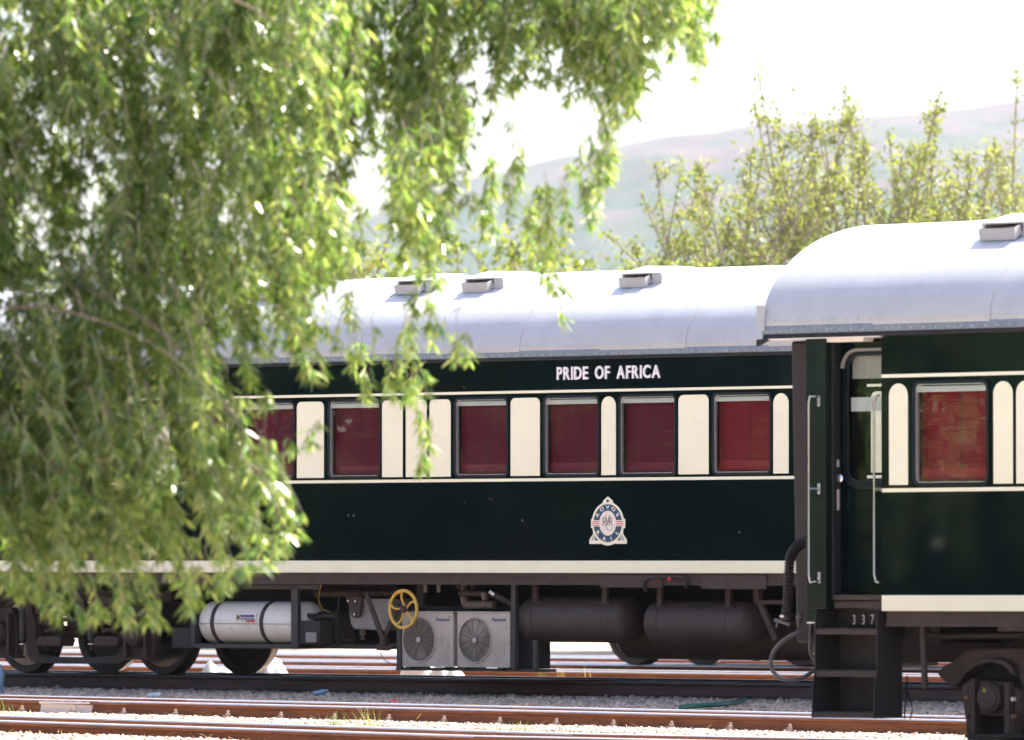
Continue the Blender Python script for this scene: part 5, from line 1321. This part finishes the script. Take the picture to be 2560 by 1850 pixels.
def shrub_tree(seed, H, spread, nstem, nleaf, leafm, l0=.05, l1=.10, stems=True, low=0.):
    """upright many-stemmed tree with sparse small leaves; returns (wood mesh, leaf mesh)"""
    r_ = np.random.default_rng(seed); wd = MB(); tips = []
    for k in range(nstem):
        a = r_.uniform(0, 6.28); rr = .35 * math.sqrt(r_.uniform()); lean = spread * math.sqrt(r_.uniform(.02, 1)); h = H * r_.uniform(.80, .98) * (1 - .45 * (lean / spread) ** 2)
        d = Vector((math.cos(a), math.sin(a), 0))
        p0 = d * rr; P = [p0, p0 + d * lean * .25 + Vector((r_.normal(0, .15), r_.normal(0, .15), h * .35)), p0 + d * lean * .62 + Vector((r_.normal(0, .35), r_.normal(0, .35), h * .68)), p0 + d * lean + Vector((r_.normal(0, .35), r_.normal(0, .35), h))]
        S_ = spline(P, 6); n = len(S_)
        wd.tube(S_, [.045 * (1 - i / n) ** .9 + .006 for i in range(n)], 5, cap=False)
        for b in range(9):
            i = r_.integers(int(n * .22), n - 1); q = S_[i]; a2 = r_.uniform(0, 6.28); ll = r_.uniform(.5, 1.5) * (1.25 - i / n)
            e_ = q + Vector((math.cos(a2) * ll * .8, math.sin(a2) * ll * .8, ll * .6)); m_ = (q + e_) / 2 + Vector((math.cos(a2), math.sin(a2), 0)) * .08
            wd.tube([q, m_, e_], [.014, .010, .004], 3, cap=False); tips += [(q, m_), (m_, e_), (m_, e_)]
            for c_ in range(3):
                o_ = q.lerp(e_, r_.uniform(.3, .95)); a3 = r_.uniform(0, 6.28); l3 = r_.uniform(.2, .55)
                f_ = o_ + Vector((math.cos(a3) * l3 * .7, math.sin(a3) * l3 * .7, l3 * .6)); wd.tube([o_, f_], [.006, .003], 3, cap=False); tips += [(o_, f_)] * 2
        for i in range(int(n * .35), n - 1): tips.append((S_[i], S_[i + 1]))
        tips += [(S_[-5], S_[-3]), (S_[-3], S_[-1]), (S_[-2], S_[-1])] * 4
    lv = Leaves(); m = nleaf; idx = r_.integers(0, len(tips), m)
    A_ = np.array([tuple(tips[i][0]) for i in idx]); B_ = np.array([tuple(tips[i][1]) for i in idx]); t = r_.uniform(0, 1, (m, 1))
    c = A_ + (B_ - A_) * t + r_.normal(0, .05, (m, 3)); d = r_.normal(0, 1, (m, 3)); l = r_.uniform(l0, l1, m)
    lv.add(c, d, r_.normal(0, 1, (m, 3)) + np.array([0, 0, .8]), l, l * r_.uniform(.4, .6, m))
    w = wd.build('trunk', 'twig', smooth=60); wm = w.data; bpy.data.objects.remove(w)
    return wm, lv.mesh('crown', leafm)

def place_tree(name, meshes, loc, sc_, rz, label, group):
    e = empty(name, label, 'tree', loc, (0, 0, rz), group); e.scale = (sc_[0], sc_[0], sc_[1])
    for n_, me in (('trunk', meshes[0]), ('crown', meshes[1])):
        o = bpy.data.objects.new(n_, me); COL.objects.link(o); o.parent = e
    return e
def on_ground(px, D):
    P = Vector(((px - CX) / F * D, D, 0)); P.z = gz(*uv(P)); return P
sh = [shrub_tree(31, 9.0, 2.8, 34, 18000, 'leafb', .05, .11), shrub_tree(32, 9.0, 3.0, 32, 18000, 'leafb', .05, .11), shrub_tree(33, 9.0, 2.6, 36, 18000, 'leafb', .05, .11)]
spec = [(1655, 114, 0.84, 'low sparse shrub tree at the left end of the clump behind the coaches'), (1800, 117, 0.91, 'sparse shrub tree second from the left in the clump'), (1925, 113, 0.97, 'sparse shrub tree third from the left in the clump'), (2045, 115, 1.04, 'tallest thin shrub tree above the gap between the coaches'),
        (2160, 113, 0.99, 'sparse shrub tree just right of the tallest one'), (2275, 116, 1.03, 'sparse shrub tree in the middle above the right coach roof'), (2385, 113, 1.02, 'sparse shrub tree left of the roof vent on the right coach'), (2495, 117, 0.92, 'lower shrub tree behind the roof vent on the right coach'), (2610, 112, 0.99, 'denser shrub tree at the right picture edge')]
for i, (px, D, s, lab) in enumerate(spec):
    place_tree('shrub_tree', sh[i % 3], on_ground(px, D), (s * .92, s * .95), i * 1.3, lab, 'shrub trees behind the coaches')
bush = [shrub_tree(41, 4.6, 2.6, 26, 9000, 'leafy', .07, .13), shrub_tree(42, 4.6, 2.6, 26, 9000, 'leafy', .07, .13)]
for i, (px, D, s, lab) in enumerate([(1230, 128, 1.46, 'yellow-green bush above the coach roof, left of the hill gap'), (1395, 132, 1.40, 'yellow-green bush above the coach roof, right of its neighbour'), (1060, 124, 1.50, 'yellow-green bush behind the dangling willow tongue'), (860, 122, 1.36, 'tall yellow-green bush behind the willow edge'), (660, 120, 1.42, 'tall yellow-green bush mostly hidden by the willow'), (430, 122, 1.3, 'yellow-green bush glimpsed through the willow'), (1510, 138, 1.26, 'small yellow-green bush below the hillside')]):
    place_tree('bush', bush[i % 2], on_ground(px, D), (s, s), i * 2.1, lab, 'yellow-green bushes beyond the tracks')
# unseen trees the coach sides mirror, and bushes added to block sky reflections
hedge_blocker = [shrub_tree(61, 5.4, 2.9, 34, 30000, 'leafd', .16, .30), shrub_tree(62, 5.4, 2.9, 34, 30000, 'leafd', .16, .30)]
for i, (x, y) in enumerate([(-13.5, 53), (-14.5, 57), (-15.5, 60.5), (-20, 55.5), (-24, 66), (-26, 70), (-27, 73.5), (-28, 77), (-29.5, 80.5)]):
    p = Vector((x, y, 0)); p.z = gz(*uv(p)) - .5
    place_tree('bush', hedge_blocker[i % 2], p, (1, 1), i * 1.1, ('added dark bush nearest the willow, left of the picture', 'second added dark bush from the willow, left of the picture', 'third added dark bush from the willow, left of the picture', 'added dark bush behind the first three, left of the picture', 'fourth added dark bush from the willow, left of the picture', 'fifth added dark bush from the willow, left of the picture', 'sixth added dark bush from the willow, left of the picture', 'seventh added dark bush from the willow, left of the picture', 'last added dark bush of the row, left of the picture')[i], 'unseen bushes added to block sky reflections')
big = shrub_tree(51, 9, 3.6, 22, 16000, 'leafd', .16, .30)
for i, (x, y, s) in enumerate([(-17, 60, .8), (-21, 68, 1.0), (-27, 74, 1.05), (-34, 79, 1.1), (-30, 62, .9)]):
    p = Vector((x, y, 0)); p.z = gz(*uv(p))
    place_tree('yard_tree', big, p, (s, s), i * 1.7, ('yard tree left of the picture, nearest the willow', 'yard tree left of the picture, second from the willow', 'yard tree left of the picture, third from the willow', 'yard tree left of the picture, farthest along the yard', 'yard tree left of the picture, behind the first row')[i], 'trees the coach sides mirror')

# ================================================================== HAZE
def haze():
    m = bpy.data.materials.new('summer_haze'); t, N, K = nt(m); N.remove(N['Principled BSDF'])
    v = N.new('ShaderNodeVolumePrincipled'); v.inputs['Color'].default_value = (.78, .86, 1, 1); v.inputs['Density'].default_value = .000026
    v.inputs['Anisotropy'].default_value = .25
    K.new(v.outputs[0], N['Material Output'].inputs['Volume'])
    M['haze'] = m
    mb = MB(); mb.box(-4700, 5200, -3600, 7400, -3.5, 480); o = mb.build('haze', 'haze'); kind(o, 'stuff')
    o['label'] = 'thin summer haze over the yard and hill'; o['category'] = 'haze'
haze()
